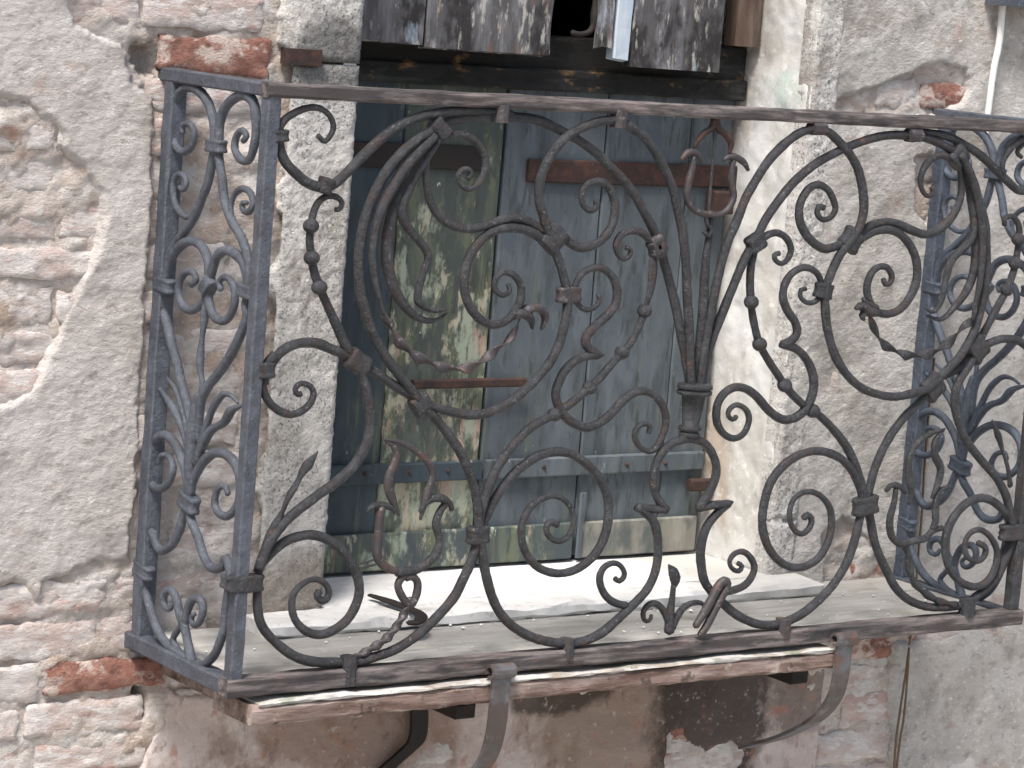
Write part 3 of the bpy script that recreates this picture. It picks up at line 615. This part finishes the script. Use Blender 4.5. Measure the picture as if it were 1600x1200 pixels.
bar([(497,705),(485,722),(474,736),(463,757),(451,777),(442,797),(432,820),(420,847),(410,872)], 'leaf', (R0*.15,R0*1.1,R0*.6,R0*1.1,R0*.7,R0*1.3,R0*1.1,R0*1.1), flat=.6, twist=.7)
bar([(421,578),(428,564),(443,547),(467,536),(495,536),(517,545),(536,553),(556,566)], off=.002)
bar([(416,580),(411,602),(417,622),(432,639),(452,647),(472,642),(486,628),(490,613),(483,602),(470,599),(461,606),(463,616),(470,615)], r=SPI2)
bar([(430,555),(418,568),(414,585),(412,600)], 'scroll')
# left lily
PET=(R0*.3,R0*.9,R0*1.0,R0*.9,R0*.5)
bar([(600,686),(625,691),(650,705),(669,722),(677,741),(672,762),(664,784),(656,812)],'petal',(R0*.2,R0*.55,R0*.7,R0*.8,R0,R0*.3),m=lm,flat=.8)
bar([(601,687),(613,695),(620,708),(617,725),(608,745),(607,765),(615,786),(623,806)],'petal',(R0*.2,R0*.8,R0,R0*1.1,R0*.9,R0*.3),m=lm,flat=.7)
bar([(574,800),(578,793),(588,789),(602,790),(613,796),(617,802)],'petal',(R0*.4,R0*.8,R0*.8,R0*.4),m=IRON)
bar([(596,792),(593,810),(591,840),(590,868),(598,882),(612,890),(628,893)],'petal',(R0*.9,R0*.9,R0,R0*.9,R0*.7),m=lm)
bar([(657,800),(665,786),(677,778),(692,779),(703,787),(706,797)],'petal',(R0*.5,R0*.9,R0*.9,R0*.5),m=IRON)
bar([(698,786),(688,800),(682,820),(687,845),(679,868),(660,885),(640,893),(620,894)],'petal',(R0*.7,R0*.9,R0*.8,R0*.9,R0*1.0,R0),m=IRON)
bar([(640,893),(626,905),(622,917),(630,936),(641,946),(650,930),(652,910),(644,901),(634,903)],'stem_loop',(R0*.75,R0*.85,R0*.8),m=lm)
bar([(641,936),(632,958),(620,978),(604,997),(582,1013),(556,1028)],'twisted_stem',(R0*.9,R0*1.1,R0*1.1,R0),m=lm,twist=3,flat=.65)
bar([(548,884),(566,880),(582,875),(595,868),(590,880),(570,886),(560,890),(566,896)],'tie_wire',(.0022,.0022),step=.004)
# inner flower
bar([(804,492),(815,489),(826,482),(838,480),(849,486),(852,499),(846,515)],'petal',(R0*.9,R0,R0*.9,R0*.8,R0*.3),flat=1.6,m=lm)
bar([(806,490),(820,490),(830,500),(832,514)],'petal',(R0*.8,R0*1.2,R0*.9,R0*.3),flat=1.2,m=IRON,off=-.004)
# centre bundle and lily
bar([(1112,340),(1108,370),(1103,410),(1099,470),(1095,530),(1089,590),(1087,612)],'stem',(R0*.7,R0,R0*1.1,R0*1.1),off=.004)
bar([(1097,610),(1100,580),(1106,550),(1118,515),(1133,478),(1148,441),(1163,405),(1181,375),(1200,338),(1230,297),(1250,276),(1275,256),(1305,239),(1335,226),(1365,216),(1395,211),(1425,212),(1450,217),(1475,227),(1497,241)])
bar([(1093,610),(1096,580),(1102,537),(1111,487),(1121,437),(1134,387),(1149,350),(1164,312),(1180,283),(1200,253),(1215,236),(1232,220),(1252,207),(1275,202),(1295,207),(1312,222),(1328,240),(1340,262),(1347,287),(1350,310),(1349,332),(1342,355),(1330,374),(1312,398),(1298,428),(1289,455),(1289,480),(1292,512),(1300,545),(1313,573),(1330,594),(1350,609),(1375,617),(1400,619),(1425,614),(1450,606),(1470,588),(1495,563),(1513,536),(1526,507),(1534,480),(1539,450),(1542,412),(1541,375),(1536,337),(1526,300),(1512,265),(1500,244)],off=-.005)
bar([(1117,186),(1112,200),(1100,208),(1089,221),(1084,231)],'branch',(R0*.9,R0*.7,R0*.6,R0*.3),m=RUST)
bar([(1117,186),(1122,202),(1133,210),(1142,224),(1139,242)],'branch',(R0*.9,R0*.8,R0*.8,R0*.3),m=RUST)
bar([(1117,200),(1116,230),(1113,265),(1110,300),(1106,338)],'stem',(R0*.35,R0*.3,R0*.4))
bar([(1064,249),(1073,239),(1085,238),(1093,246),(1097,254)],'petal',(R0*.4,R0*.8,R0*.8,R0*.4),m=lm)
bar([(1083,244),(1081,262),(1075,287),(1073,310),(1083,327),(1100,335),(1112,334)],'petal',(R0*.6,R0*.8,R0*.7,R0*.7,R0*.8),m=lm)
bar([(1131,250),(1140,245),(1152,247),(1163,255),(1169,266)],'petal',(R0*.4,R0*.8,R0*.8,R0*.4),m=lm)
bar([(1146,250),(1143,268),(1144,290),(1146,308),(1137,327),(1122,336),(1106,334)],'petal',(R0*.6,R0*.8,R0*.7,R0*.7,R0*.8),m=lm)
bar([(1102,336),(1104,350),(1111,358),(1107,369),(1100,362)],'tendril',(R0*.5,R0*.5))
# bundle cup: lathe
def lathe(prof, m, name):
    """prof: (px, py, half width px) down the axis"""
    V=[]; n=14
    for x,y,wd in prof:
        p=fp([(x,y)])[0]; r=abs(fp([(x+wd,y)])[0][0]-p[0])
        for j in range(n):
            a=2*math.pi*j/n; V.append((p[0]+r*math.cos(a),p[1]+r*.8*math.sin(a),p[2]))
    F=grid_faces(len(prof),n,True)+[tuple(range(n)),tuple((len(prof)-1)*n+j for j in reversed(range(n)))]
    o=obj(name,V,F,m,rail)
    bmm = bmesh.new(); bmm.from_mesh(o.data); bmesh.ops.recalc_face_normals(bmm, faces=bmm.faces); bmm.to_mesh(o.data); bmm.free()
    return o
lathe([(1086,598,16),(1086,600,23),(1086,606,24),(1085,608,20),(1085,611,24),(1085,616,23),(1084,619,16),(1082,640,14),(1079,664,11),(1078,666,15),(1078,672,15),(1077,674,11),(1077,676,14),(1077,682,14),(1077,684,9)],IRON,'cup')
# right motif
bar([(1597,246),(1590,238),(1598,226),(1612,214),(1630,222),(1640,248),(1632,280),(1612,297),(1590,297),(1572,281),(1552,261),(1531,242),(1507,226),(1477,212),(1440,206),(1420,208)], r=(R0*.5,R0*.8,R0,R0,R0,R0,R0*.7), off=.004)
bar([(1567,272),(1567,252),(1580,231),(1598,216)], r=(R0*.6,R0*.9))
bar([(1502,242),(1516,270),(1526,300),(1533,340),(1535,375),(1534,412),(1530,450),(1523,480),(1520,500)],'leaf',LEAF,off=-.012)
bar([(1497,243),(1512,280),(1520,320),(1524,365),(1523,412),(1513,448),(1496,475),(1472,499),(1448,494)],'leaf',(R0*.7,R0,R0*1.2,R0*1.2,R0,R0*.7,R0*.3),off=.004)
bar([(1500,244),(1517,290),(1522,330),(1519,372),(1489,404),(1478,437),(1471,470),(1458,487),(1445,481)],'leaf',(R0*.6,R0*.8,R0,R0*.9,R0*.9,R0*.7,R0*.3))
bar([(1520,500),(1505,511),(1487,531),(1462,550),(1430,557),(1405,552),(1385,542),(1372,527),(1364,508),(1358,492)],'twisted_ribbon',(R0*.9,R0*1.3,R0*1.2,R0*1.1,R0*.8),flat=.22,twist=2.6,step=.004)
bar([(1496,248),(1500,268),(1502,300),(1495,325),(1480,347),(1462,361),(1445,366),(1425,360),(1405,351),(1385,347),(1362,352),(1345,365),(1332,378)],r=(R0*.7,R0,R0,R0),off=.003)
bar([(1330,382),(1347,372),(1365,362),(1385,358),(1405,365),(1422,383),(1432,408),(1432,436),(1423,461),(1408,481),(1390,490),(1372,488),(1360,474),(1354,451),(1360,430),(1372,418),(1385,418),(1393,430),(1391,442),(1383,444),(1380,436)],r=(R0,R0,R0,R0,R0*.9,R0*.8,R0*.6))
bar([(1372,488),(1357,486),(1346,478),(1337,483)],'petal',(R0,R0*1.3,R0*1.1,R0*.4),flat=1.5)
bar([(1368,482),(1354,474),(1349,466)],'petal',(R0*.9,R0,R0*.4),flat=1.3)
bar([(1352,486),(1347,494),(1350,500)],'petal',(R0*.8,R0*.8,R0*.4),flat=1.3)
bar([(1495,246),(1484,246),(1470,242),(1455,248),(1443,263),(1438,282),(1442,299),(1450,307),(1458,301),(1456,293)],r=SPI2)
bar([(1328,376),(1308,384),(1290,389),(1272,381),(1257,364),(1249,342),(1250,319),(1260,300),(1272,290),(1285,290),(1296,299),(1303,314),(1305,328),(1297,340),(1285,343),(1277,334),(1280,323),(1287,325)],r=SPI)
bar([(1186,378),(1200,367),(1215,364),(1229,373),(1236,390),(1230,406),(1220,412),(1211,406),(1210,398),(1217,396)],r=SPI2)
ch=bar([(1183,378),(1175,410),(1172,440),(1174,472),(1178,503),(1187,538),(1202,565),(1216,586),(1226,602),(1241,620),(1256,634),(1270,642),(1290,657),(1310,680),(1326,704),(1338,731),(1347,758),(1353,785),(1360,812),(1365,840),(1373,866),(1386,895),(1401,920),(1420,937),(1445,947),(1475,949),(1503,945),(1527,930),(1546,914),(1561,897),(1573,870),(1582,848),(1588,828)],r=(R0*.85,R0*.9,R0,R0,R0,R0),off=.003)
for x,y in ((1174,472),(1187,538),(1226,602),(1270,642)): bead(x,y,12,ch)
bar([(1259,451),(1251,453),(1251,465),(1262,473),(1275,470),(1285,456),(1281,433),(1270,421),(1255,418),(1238,427),(1226,445),(1223,465),(1230,485),(1242,503),(1245,520),(1237,531),(1223,538),(1223,538),(1245,546),(1260,561),(1269,580),(1272,603),(1266,627),(1254,645),(1237,655),(1220,655),(1200,641),(1182,619),(1165,607),(1147,605),(1130,616),(1120,635),(1120,660),(1131,678),(1147,685),(1162,677),(1170,657),(1166,641),(1152,632),(1140,638),(1137,649),(1145,656),(1150,650)],r=(R0*.5,R0*.7,R0*.9,R0,R0,R0,R0,R0*.9,R0*.7,R0*.55))
bar([(1348,785),(1346,768),(1340,752),(1331,735),(1315,718),(1295,708),(1272,705),(1247,712),(1223,729),(1205,753),(1196,780),(1191,812),(1194,838),(1203,860),(1217,876),(1236,886),(1258,885),(1280,870),(1295,843),(1299,815),(1295,792),(1282,775),(1265,768),(1248,773),(1236,788),(1233,810),(1240,827),(1252,834),(1264,827),(1269,813),(1262,805),(1256,810)],r=SPI,off=.003)
bar([(1457,605),(1433,632),(1412,653),(1393,677),(1378,705),(1366,735),(1359,762),(1353,785)],off=.003)
ch=bar([(1470,590),(1500,574),(1518,555),(1527,540),(1537,520),(1550,495),(1562,472),(1573,452),(1582,427),(1587,408),(1590,387),(1592,372),(1591,352),(1582,338),(1569,341),(1569,352)],r=(R0,R0,R0*.9,R0*.8,R0*.6),off=.003)
for x,y in ((1573,453),(1586,411),(1591,374)): bead(x,y,11,ch)
bar([(1527,545),(1514,570),(1497,598),(1491,625),(1495,652),(1506,681),(1523,706),(1545,732),(1561,753),(1572,776),(1578,802),(1583,825)],off=-.003)
bar([(1524,548),(1546,537),(1567,530),(1590,532),(1604,542)],off=.002)
bar([(1582,825),(1576,808),(1565,794),(1550,782),(1530,778),(1508,787),(1490,807),(1479,832),(1477,860),(1482,886),(1493,903),(1506,913),(1522,917),(1538,912),(1550,898),(1557,877),(1557,857),(1547,838),(1532,828),(1517,833),(1508,850),(1511,869),(1525,877),(1537,870),(1540,856),(1529,848)],r=SPI)
bar([(1478,670),(1452,679),(1431,695),(1421,717),(1420,742),(1424,770),(1420,788)],'petal',(R0*.2,R0*.7,R0*.8,R0*.9,R0*.9,R0*.4))
bar([(1476,672),(1462,686),(1460,710),(1469,732),(1465,756),(1456,778)],'petal',(R0*.2,R0*.8,R0,R0*.9,R0*.4))
bar([(1384,767),(1393,758),(1405,760),(1414,770)],'petal',(R0*.5,R0*.8,R0*.5))
bar([(1399,764),(1397,785),(1391,812),(1394,838),(1408,850),(1428,845),(1446,841),(1458,829),(1472,825)],'petal',(R0*.6,R0*.9,R0*.9,R0*.9,R0*.7))
bar([(1481,761),(1468,768),(1462,790),(1462,812),(1458,826)],'petal',(R0*.5,R0*.8,R0*.9,R0*.8))
bar([(1412,850),(1420,868),(1422,892),(1430,912),(1446,928),(1468,940),(1495,946)],'twisted_stem',(R0*.8,R0,R0*1.1,R0),twist=2.5,flat=.65)
bar([(1549,656),(1556,672),(1562,688),(1566,702),(1574,730),(1578,760)],'leaf',(R0*.2,R0*.9,R0*.5,R0*.9,R0*.8),flat=.6,twist=.5)
# collars
for a,b,wd in (((676,190),(697,212),26),((853,388),(876,358),34),((878,464),(902,458),0),((545,556),(572,576),34),((646,640),(668,622),30),((747,822),(747,848),32),((1352,776),(1352,803),36),
             ((1289,443),(1284,466),24),((1338,362),(1322,388),30),((1018,394),(1033,378),0),((1177,368),(1184,390),28),((1488,256),(1505,234),26),((1535,532),(1516,556),34),((1447,616),(1468,594),30)):
    if wd: collar(a,b,wd)
collar((889,448),(888,472),34,m=lm); collar((1018,390),(1034,382),34,m=lm)
collar((1023,374),(1030,396),26)
collar((504,302),(512,278),20)
collar((436,203),(436,221),26); collar((1590,818),(1588,842),50)
collar((413,566),(412,590),30); collar((383,898),(381,924),56)
for x,y0,y1 in ((782,163,191),(966,171,199),(1275,188,211),(1426,200,221)): clip(x,y0,y1,18,m=lm)
clip(543,1024,1068,20); clip(885,997,1026,18,m=lm); clip(1222,966,995,17,m=lm); clip(1510,934,962,18)
# sprout at bottom centre and the bent hook
bar([(1046,988),(1047,960),(1050,935),(1052,915)],'sprout_stem',(R0*1.2,R0*1.1,R0*.7,R0*.6))
bar([(1052,920),(1055,908),(1053,897),(1044,882)],'sprout_leaf',(R0*.5,R0*1.5,R0*1.3,R0*.15),flat=.5)
bar([(1047,982),(1042,965),(1034,950),(1024,943),(1013,945),(1005,957),(1008,970),(1016,969),(1018,961)],r=(R0*.8,R0*.8,R0*.7,R0*.55,R0*.4))
bar([(1050,982),(1057,965),(1067,950),(1082,941),(1096,942),(1102,951)],r=(R0*.8,R0*.8,R0*.6,R0*.4))
# ---- left side panel (plane x = 0); copied to the right end
n0=set(rail.children)
def sbar(p,r=(R0*.95,),name='scroll',**k): return bar(p,name,r,plane='s',**k)
SPS=(R0,R0,R0,R0*.9,R0*.8,R0*.6)
sbar([(337,240),(336,205),(332,180),(322,155),(308,140),(292,137),(278,149),(270,175),(270,212),(275,230),(287,237),(299,227),(303,208),(296,194),(286,197),(286,208)],SPS)
sbar([(341,240),(344,195),(352,170),(369,153),(385,150),(397,162),(401,195),(397,228),(389,250),(376,250),(366,233),(369,213),(378,204),(386,212),(381,220)],SPS)
sbar([(337,225),(332,247),(327,275),(320,297),(302,340),(286,364),(273,382),(264,400),(258,425),(256,445)])
sbar([(341,225),(342,247),(347,277),(351,312),(362,345),(375,367),(384,390),(389,415),(388,455)])
sbar([(304,336),(289,338),(275,320),(271,295),(274,278),(283,272),(291,282),(287,296),(280,292)],(R0*.5,R0*.7,R0*.7,R0*.5))
sbar([(362,342),(360,322),(366,303),(378,294),(391,302),(395,320),(388,332),(379,328),(378,317),(385,316)],(R0*.5,R0*.7,R0*.7,R0*.5))
sbar([(257,445),(261,422),(268,402),(279,386),(295,377),(312,382),(323,400),(326,425),(325,447),(317,472),(299,485),(285,474),(280,450),(288,428),(301,424),(308,437),(300,446)],SPS)
sbar([(387,452),(384,425),(375,403),(356,391),(340,400),(331,422),(325,447),(326,472),(336,496),(350,502),(362,490),(368,468),(364,444),(352,433),(342,440),(345,453)],SPS)
collar((322,440),(329,455),26,'s')
sbar([(324,462),(320,485),(317,512),(313,550),(312,578),(315,600),(312,625)],(R0*.8,R0*.9,R0*.5,R0*.9,R0*.5,R0*.8),name='twisted_stem')
sbar([(388,455),(383,475),(385,495),(376,525),(360,556),(341,583),(327,600),(316,622),(311,650),(309,690)],(R0*.8,R0,R0,R0,R0*.9))
sbar([(256,445),(250,470),(259,500),(266,528),(275,562),(283,597),(291,625),(297,655),(300,690)],(R0*.8,R0,R0,R0,R0*.9))
sbar([(372,630),(362,619),(349,617),(334,636),(322,668),(312,700),(306,725)],(R0*.3,R0*.8,R0*.8,R0*.9),name='leaf')
sbar([(380,632),(362,641),(350,660),(332,671),(318,692),(308,722)],(R0*.3,R0*1.0,R0*.8,R0*1.1,R0*.9),name='leaf')
sbar([(245,605),(258,618),(274,642),(286,672),(296,705),(299,730)],(R0*.3,R0*.8,R0*.8,R0*.9),name='leaf')
sbar([(262,590),(275,610),(287,645),(298,690)],(R0*.3,R0*.8,R0*.9),name='leaf')
sbar([(312,615),(308,640),(304,680),(300,720),(297,760),(295,790)],(R0*.9,R0*1.5,R0*1.8,R0*1.6,R0*1.2,R0),name='trunk')
sbar([(296,770),(290,735),(281,708),(273,692),(260,680),(247,683),(236,700),(231,725),(235,752),(248,764),(263,756),(271,732),(264,713),(252,712),(247,725)],SPS)
sbar([(298,775),(301,755),(308,738),(321,718),(338,707),(356,712),(370,730),(376,757),(372,787),(358,806),(343,802),(336,785),(342,764),(353,760),(357,773)],SPS)
collar((297,772),(293,796),36,'s')
sbar([(292,792),(287,810),(281,832),(269,852),(253,861),(243,850),(237,832),(231,850),(227,875),(224,892),(226,915),(235,950),(246,982),(261,1005),(278,1018),(292,1030)])
sbar([(297,792),(299,812),(308,836),(318,870),(331,887),(346,886),(352,872),(359,893),(358,920),(353,952),(350,985),(338,1018),(322,1036),(304,1046)])
sbar([(300,1038),(294,1005),(288,976),(284,958)],(R0*1.1,R0,R0*.9),name='stem')
sbar([(286,975),(280,955),(276,935),(268,922),(258,928),(257,945),(265,952),(270,943)],(R0*.9,R0*.9,R0*.8,R0*.5))
sbar([(288,978),(292,955),(300,938),(312,937),(317,952),(312,972),(302,977),(298,966),(303,959)],(R0*.9,R0*.9,R0*.8,R0*.5))
sbar([(278,1017),(270,1000),(278,985),(286,976)],(R0*.8,R0*.7,R0*.6))
collar((258,434),(256,456),34,'s'); collar((388,445),(386,465),34,'s'); collar((338,218),(337,238),34,'s'); collar((226,880),(223,900),34,'s'); collar((362,900),(361,920),34,'s')
for o in list(rail.children):
    if o in n0: continue
    c=o.copy(); COL.objects.link(c); c.parent=rail; c.location=Vector(o.location)+Vector((LEN-.03,0,0))
    c.material_slots[0].link='OBJECT'; c.material_slots[0].material=IRONB
# ------------------------------------------------------------------ balcony platform
slab=thing('balcony_platform','grey weathered boards of the balcony floor with a worn pale front edge','balcony floor',(LEN/2,-DEP/2,-.05))
zf=.022
yy=[-DEP+.034,-.245,-.12,.0]
for i in range(3):
    board('floor_board',.034,LEN-.034,yy[i],yy[i+1]-.003,-.004,zf+(.001*i),BOARD,slab,201+i,amp=.0025,bev=.003,nx=90)
xe=at(1304,1000,1,-DEP)[0]; xs0=at(388,1120,1,-DEP)[0]
board('edge_board',xs0,xe,-DEP-.012,-DEP+.12,-.048,-.0145,EDGE,slab,211,amp=.006,bev=.006,nx=200)
board('edge_lip',xs0+.012,xe-.01,-DEP-.013,-DEP+.10,-.0145,-.008,EDGETOP,slab,212,amp=.006,bev=.003,nx=260)
board('support_board',xs0+.03,xe-.02,-DEP+.125,-.004,-.05,-.021,EDGE,slab,213,amp=.004)
# door sill
q=[at(a,b,2,.05) for a,b in ((422,985),(800,952),(1300,902))]
sill=thing('door_sill','bright white stone door sill below the closed shutters','sill',(.9,0,.03))
ysf=float(np.mean([a[1] for a in q])); print('sill front',q,ysf)
board('sill_stone',.215,1.5,ysf,-.019,.0245,.05,SILL,sill,221,amp=.007,bev=.006,nx=140)
board('sill_stone',OX0+.004,OX1-.004,-.0185,.34,.0,.0505,SILL,sill,222,amp=.002,bev=.002,nx=60)
V=[];F=[]
for k in range(70):
    cx,cy=random.uniform(.06,LEN-.06),random.uniform(-DEP+.04,-.11); r=random.uniform(.0012,.0045)*(1 if random.random()<.85 else 1.6)
    n0=len(V)
    for d in ((1,0,0),(-1,0,0),(0,1,0),(0,-1,0),(0,0,1),(0,0,-1)):
        q_=r*random.uniform(.6,1.3); V.append((cx+d[0]*q_,cy+d[1]*q_,zf+.003+r*.3+d[2]*q_*.6))
    F+=[tuple(n0+i for i in t) for t in ((0,2,4),(2,1,4),(1,3,4),(3,0,4),(2,0,5),(1,2,5),(3,1,5),(0,3,5))]
cb_=tag(obj('plaster_crumbs',V,F,SILL,smooth=False),'pale plaster crumbs scattered over the balcony boards','crumbs'); cb_['kind']='stuff'
# ------------------------------------------------------------------ brackets
def strap(pts3,width,thick,m,name,parent):
    C,t=resample(cr(pts3),.006); T=np.gradient(C,axis=0); T/=np.linalg.norm(T,axis=1)[:,None]
    X=np.array([1.,0,0]); Nn=np.cross(T,X); Nn/=np.linalg.norm(Nn,axis=1)[:,None]
    V=[]
    for i in range(len(C)):
        for a,b in ((-1,-1),(1,-1),(1,1),(-1,1)): V.append(C[i]+X*a*width/2+Nn[i]*b*thick/2)
    F=grid_faces(len(C),4,True)+[(0,1,2,3),tuple(len(V)-4+j for j in (3,2,1,0))]
    o=obj(name,V,F,m,parent,smooth=False)
    bmm = bmesh.new(); bmm.from_mesh(o.data); bmesh.ops.recalc_face_normals(bmm, faces=bmm.faces); bmm.to_mesh(o.data); bmm.free()
    return o
def bracket(label,px,py,dz,cb,wpts):
    p=at(px,py,1,-DEP-.02); x=p[0]; z=p[2]
    b=thing('balcony_bracket',label,'bracket',(x,-.05,z-.3),'brackets under the balcony')
    y0=-DEP-.02
    # rolled eye, then the strap hooks down under the edge and curves back to the wall
    roll=[(x,y0+.011*math.cos(a)-.002,z+.011*math.sin(a)) for a in np.linspace(-.6,2*math.pi-1.2,12)]
    strap(roll,.05,.005,STRAP,'rolled_eye',b)
    pts=[]
    for dY,q_ in dz:
        pa=at(px-14-420*dY,q_,1,y0+dY); pts.append((x,y0+dY,pa[2]))
    strap(pts,.038,.007,STRAP,'strap',b)
    c=at(cb[0],cb[1],1,-.27)
    board('cross_bar',c[0]-.02,c[0]+.02,-.27,.01,c[2]-.014,c[2]+.014,DARKIRON,b,301)
    if wpts: strap([tuple(at(a,q_,1,-.024)) for a,q_ in wpts],.036,.008,DARKIRON,'dark_wall_strip',b)  # dark strip along the wall in line with the bracket
    return b
bracket('iron strap bracket with a rolled eye under the middle of the balcony edge',782,1048,((-.004,1058),(-.003,1090),(-.002,1125),(.004,1158),(.02,1187),(.06,1215),(.14,1242),(.24,1262),(.36,1275)),(728,1112),((652,1080),(655,1120),(651,1155),(632,1176),(605,1200),(575,1235)))
bracket('iron strap bracket with a rolled eye under the right end of the platform edge',1318,998,((-.004,1008),(-.003,1035),(-.001,1062),(.008,1088),(.035,1113),(.08,1132),(.15,1149),(.2,1156),(.25,1163)),(1250,1058),())
v,f=box(-60,60,-60,.3,-3.3,-3.2)
gr=obj('bounce_pavement',v,f,mat('paving_stone',(.34,.32,.29),[((.42,.4,.37),(1,1,1),.4,.6,.8)],rough=.9),smooth=False); gr['kind']='structure'  # unseen ground, added to bounce light up under the platform
# ------------------------------------------------------------------ small things
def loose(name,label,cat,pts,r,m,N=(0,0,1),**k):
    v,f=sweep(np.array(pts,float),N,r,**k); o=obj(name,v,f,m); tag(o,label,cat); return o
P=lambda a,b,z: at(a,b,2,z)
loose('iron_hook','rusty iron hook lying on the white sill behind the railing','hook',[P(577,930,.06),P(598,936,.06),P(622,944,.06),P(645,953,.06),P(658,962,.06),P(652,972,.058),P(638,972,.058)],(.006,.011,.009,.012,.008),DARKIRON,flat=.5)
loose('bent_hook','bent iron hook looped over the foot of the lower scroll','hook',[tuple(at(a,b,1,FY-.016)) for a,b in ((1094,993),(1103,980),(1112,962),(1124,938),(1136,914),(1131,907),(1122,916),(1112,936),(1101,956),(1086,979))],(R0*.8,R0*.9,R0,R0,R0,R0*.8),lm,N=YN)
latch=loose('latch_hook','bent iron latch hanging in the dark gap between the upper shutters','latch',[tuple(at(a,b,1,.13)) for a,b in ((930,-20),(930,5),(929,22),(927,40),(920,50),(906,53),(894,51))],(.004,.005,.009,.006,.005,.006),DARKIRON,N=YN)
loose('wall_pipe','pale thin pipe running down the plaster at the upper right','pipe',[tuple(at(a,b,1,-.028)) for a,b in ((1580,-300),(1566,20),(1553,110),(1543,185),(1538,222))],(.007,.007),WHITEP,N=YN)
loose('wall_wire','thin brown wire running down the plaster behind the right end panel','wire',[tuple(at(a,b,1,-.02)) for a,b in ((1460,560),(1452,640),(1446,720),(1441,800),(1434,880),(1428,960),(1420,1008))],(.0025,.0025),WIREM,N=YN)
loose('hanging_wire','left of two thin brown wires hanging below the right rail end','wire',[tuple(at(a,b,1,-.03)) for a,b in ((1420,1012),(1414,1060),(1405,1120),(1399,1170),(1394,1260))],(.0025,.0025),WIREM,N=YN)
loose('hanging_wire','right of two thin brown wires hanging below the right rail end','wire',[tuple(at(a,b,1,-.034)) for a,b in ((1421,1012),(1417,1065),(1412,1120),(1404,1170),(1397,1260))],(.0025,.0025),WIREM,N=YN)
v,f=box(at(1562,5,1,-.05)[0],at(1562,5,1,-.05)[0]+.5,-.06,.01,at(1580,10,1,-.05)[2],at(1580,10,1,-.05)[2]+.03)
tag(obj('junction_ledge',v,f,IRONS,smooth=False),'grey metal ledge on the wall at the top right corner','ledge')
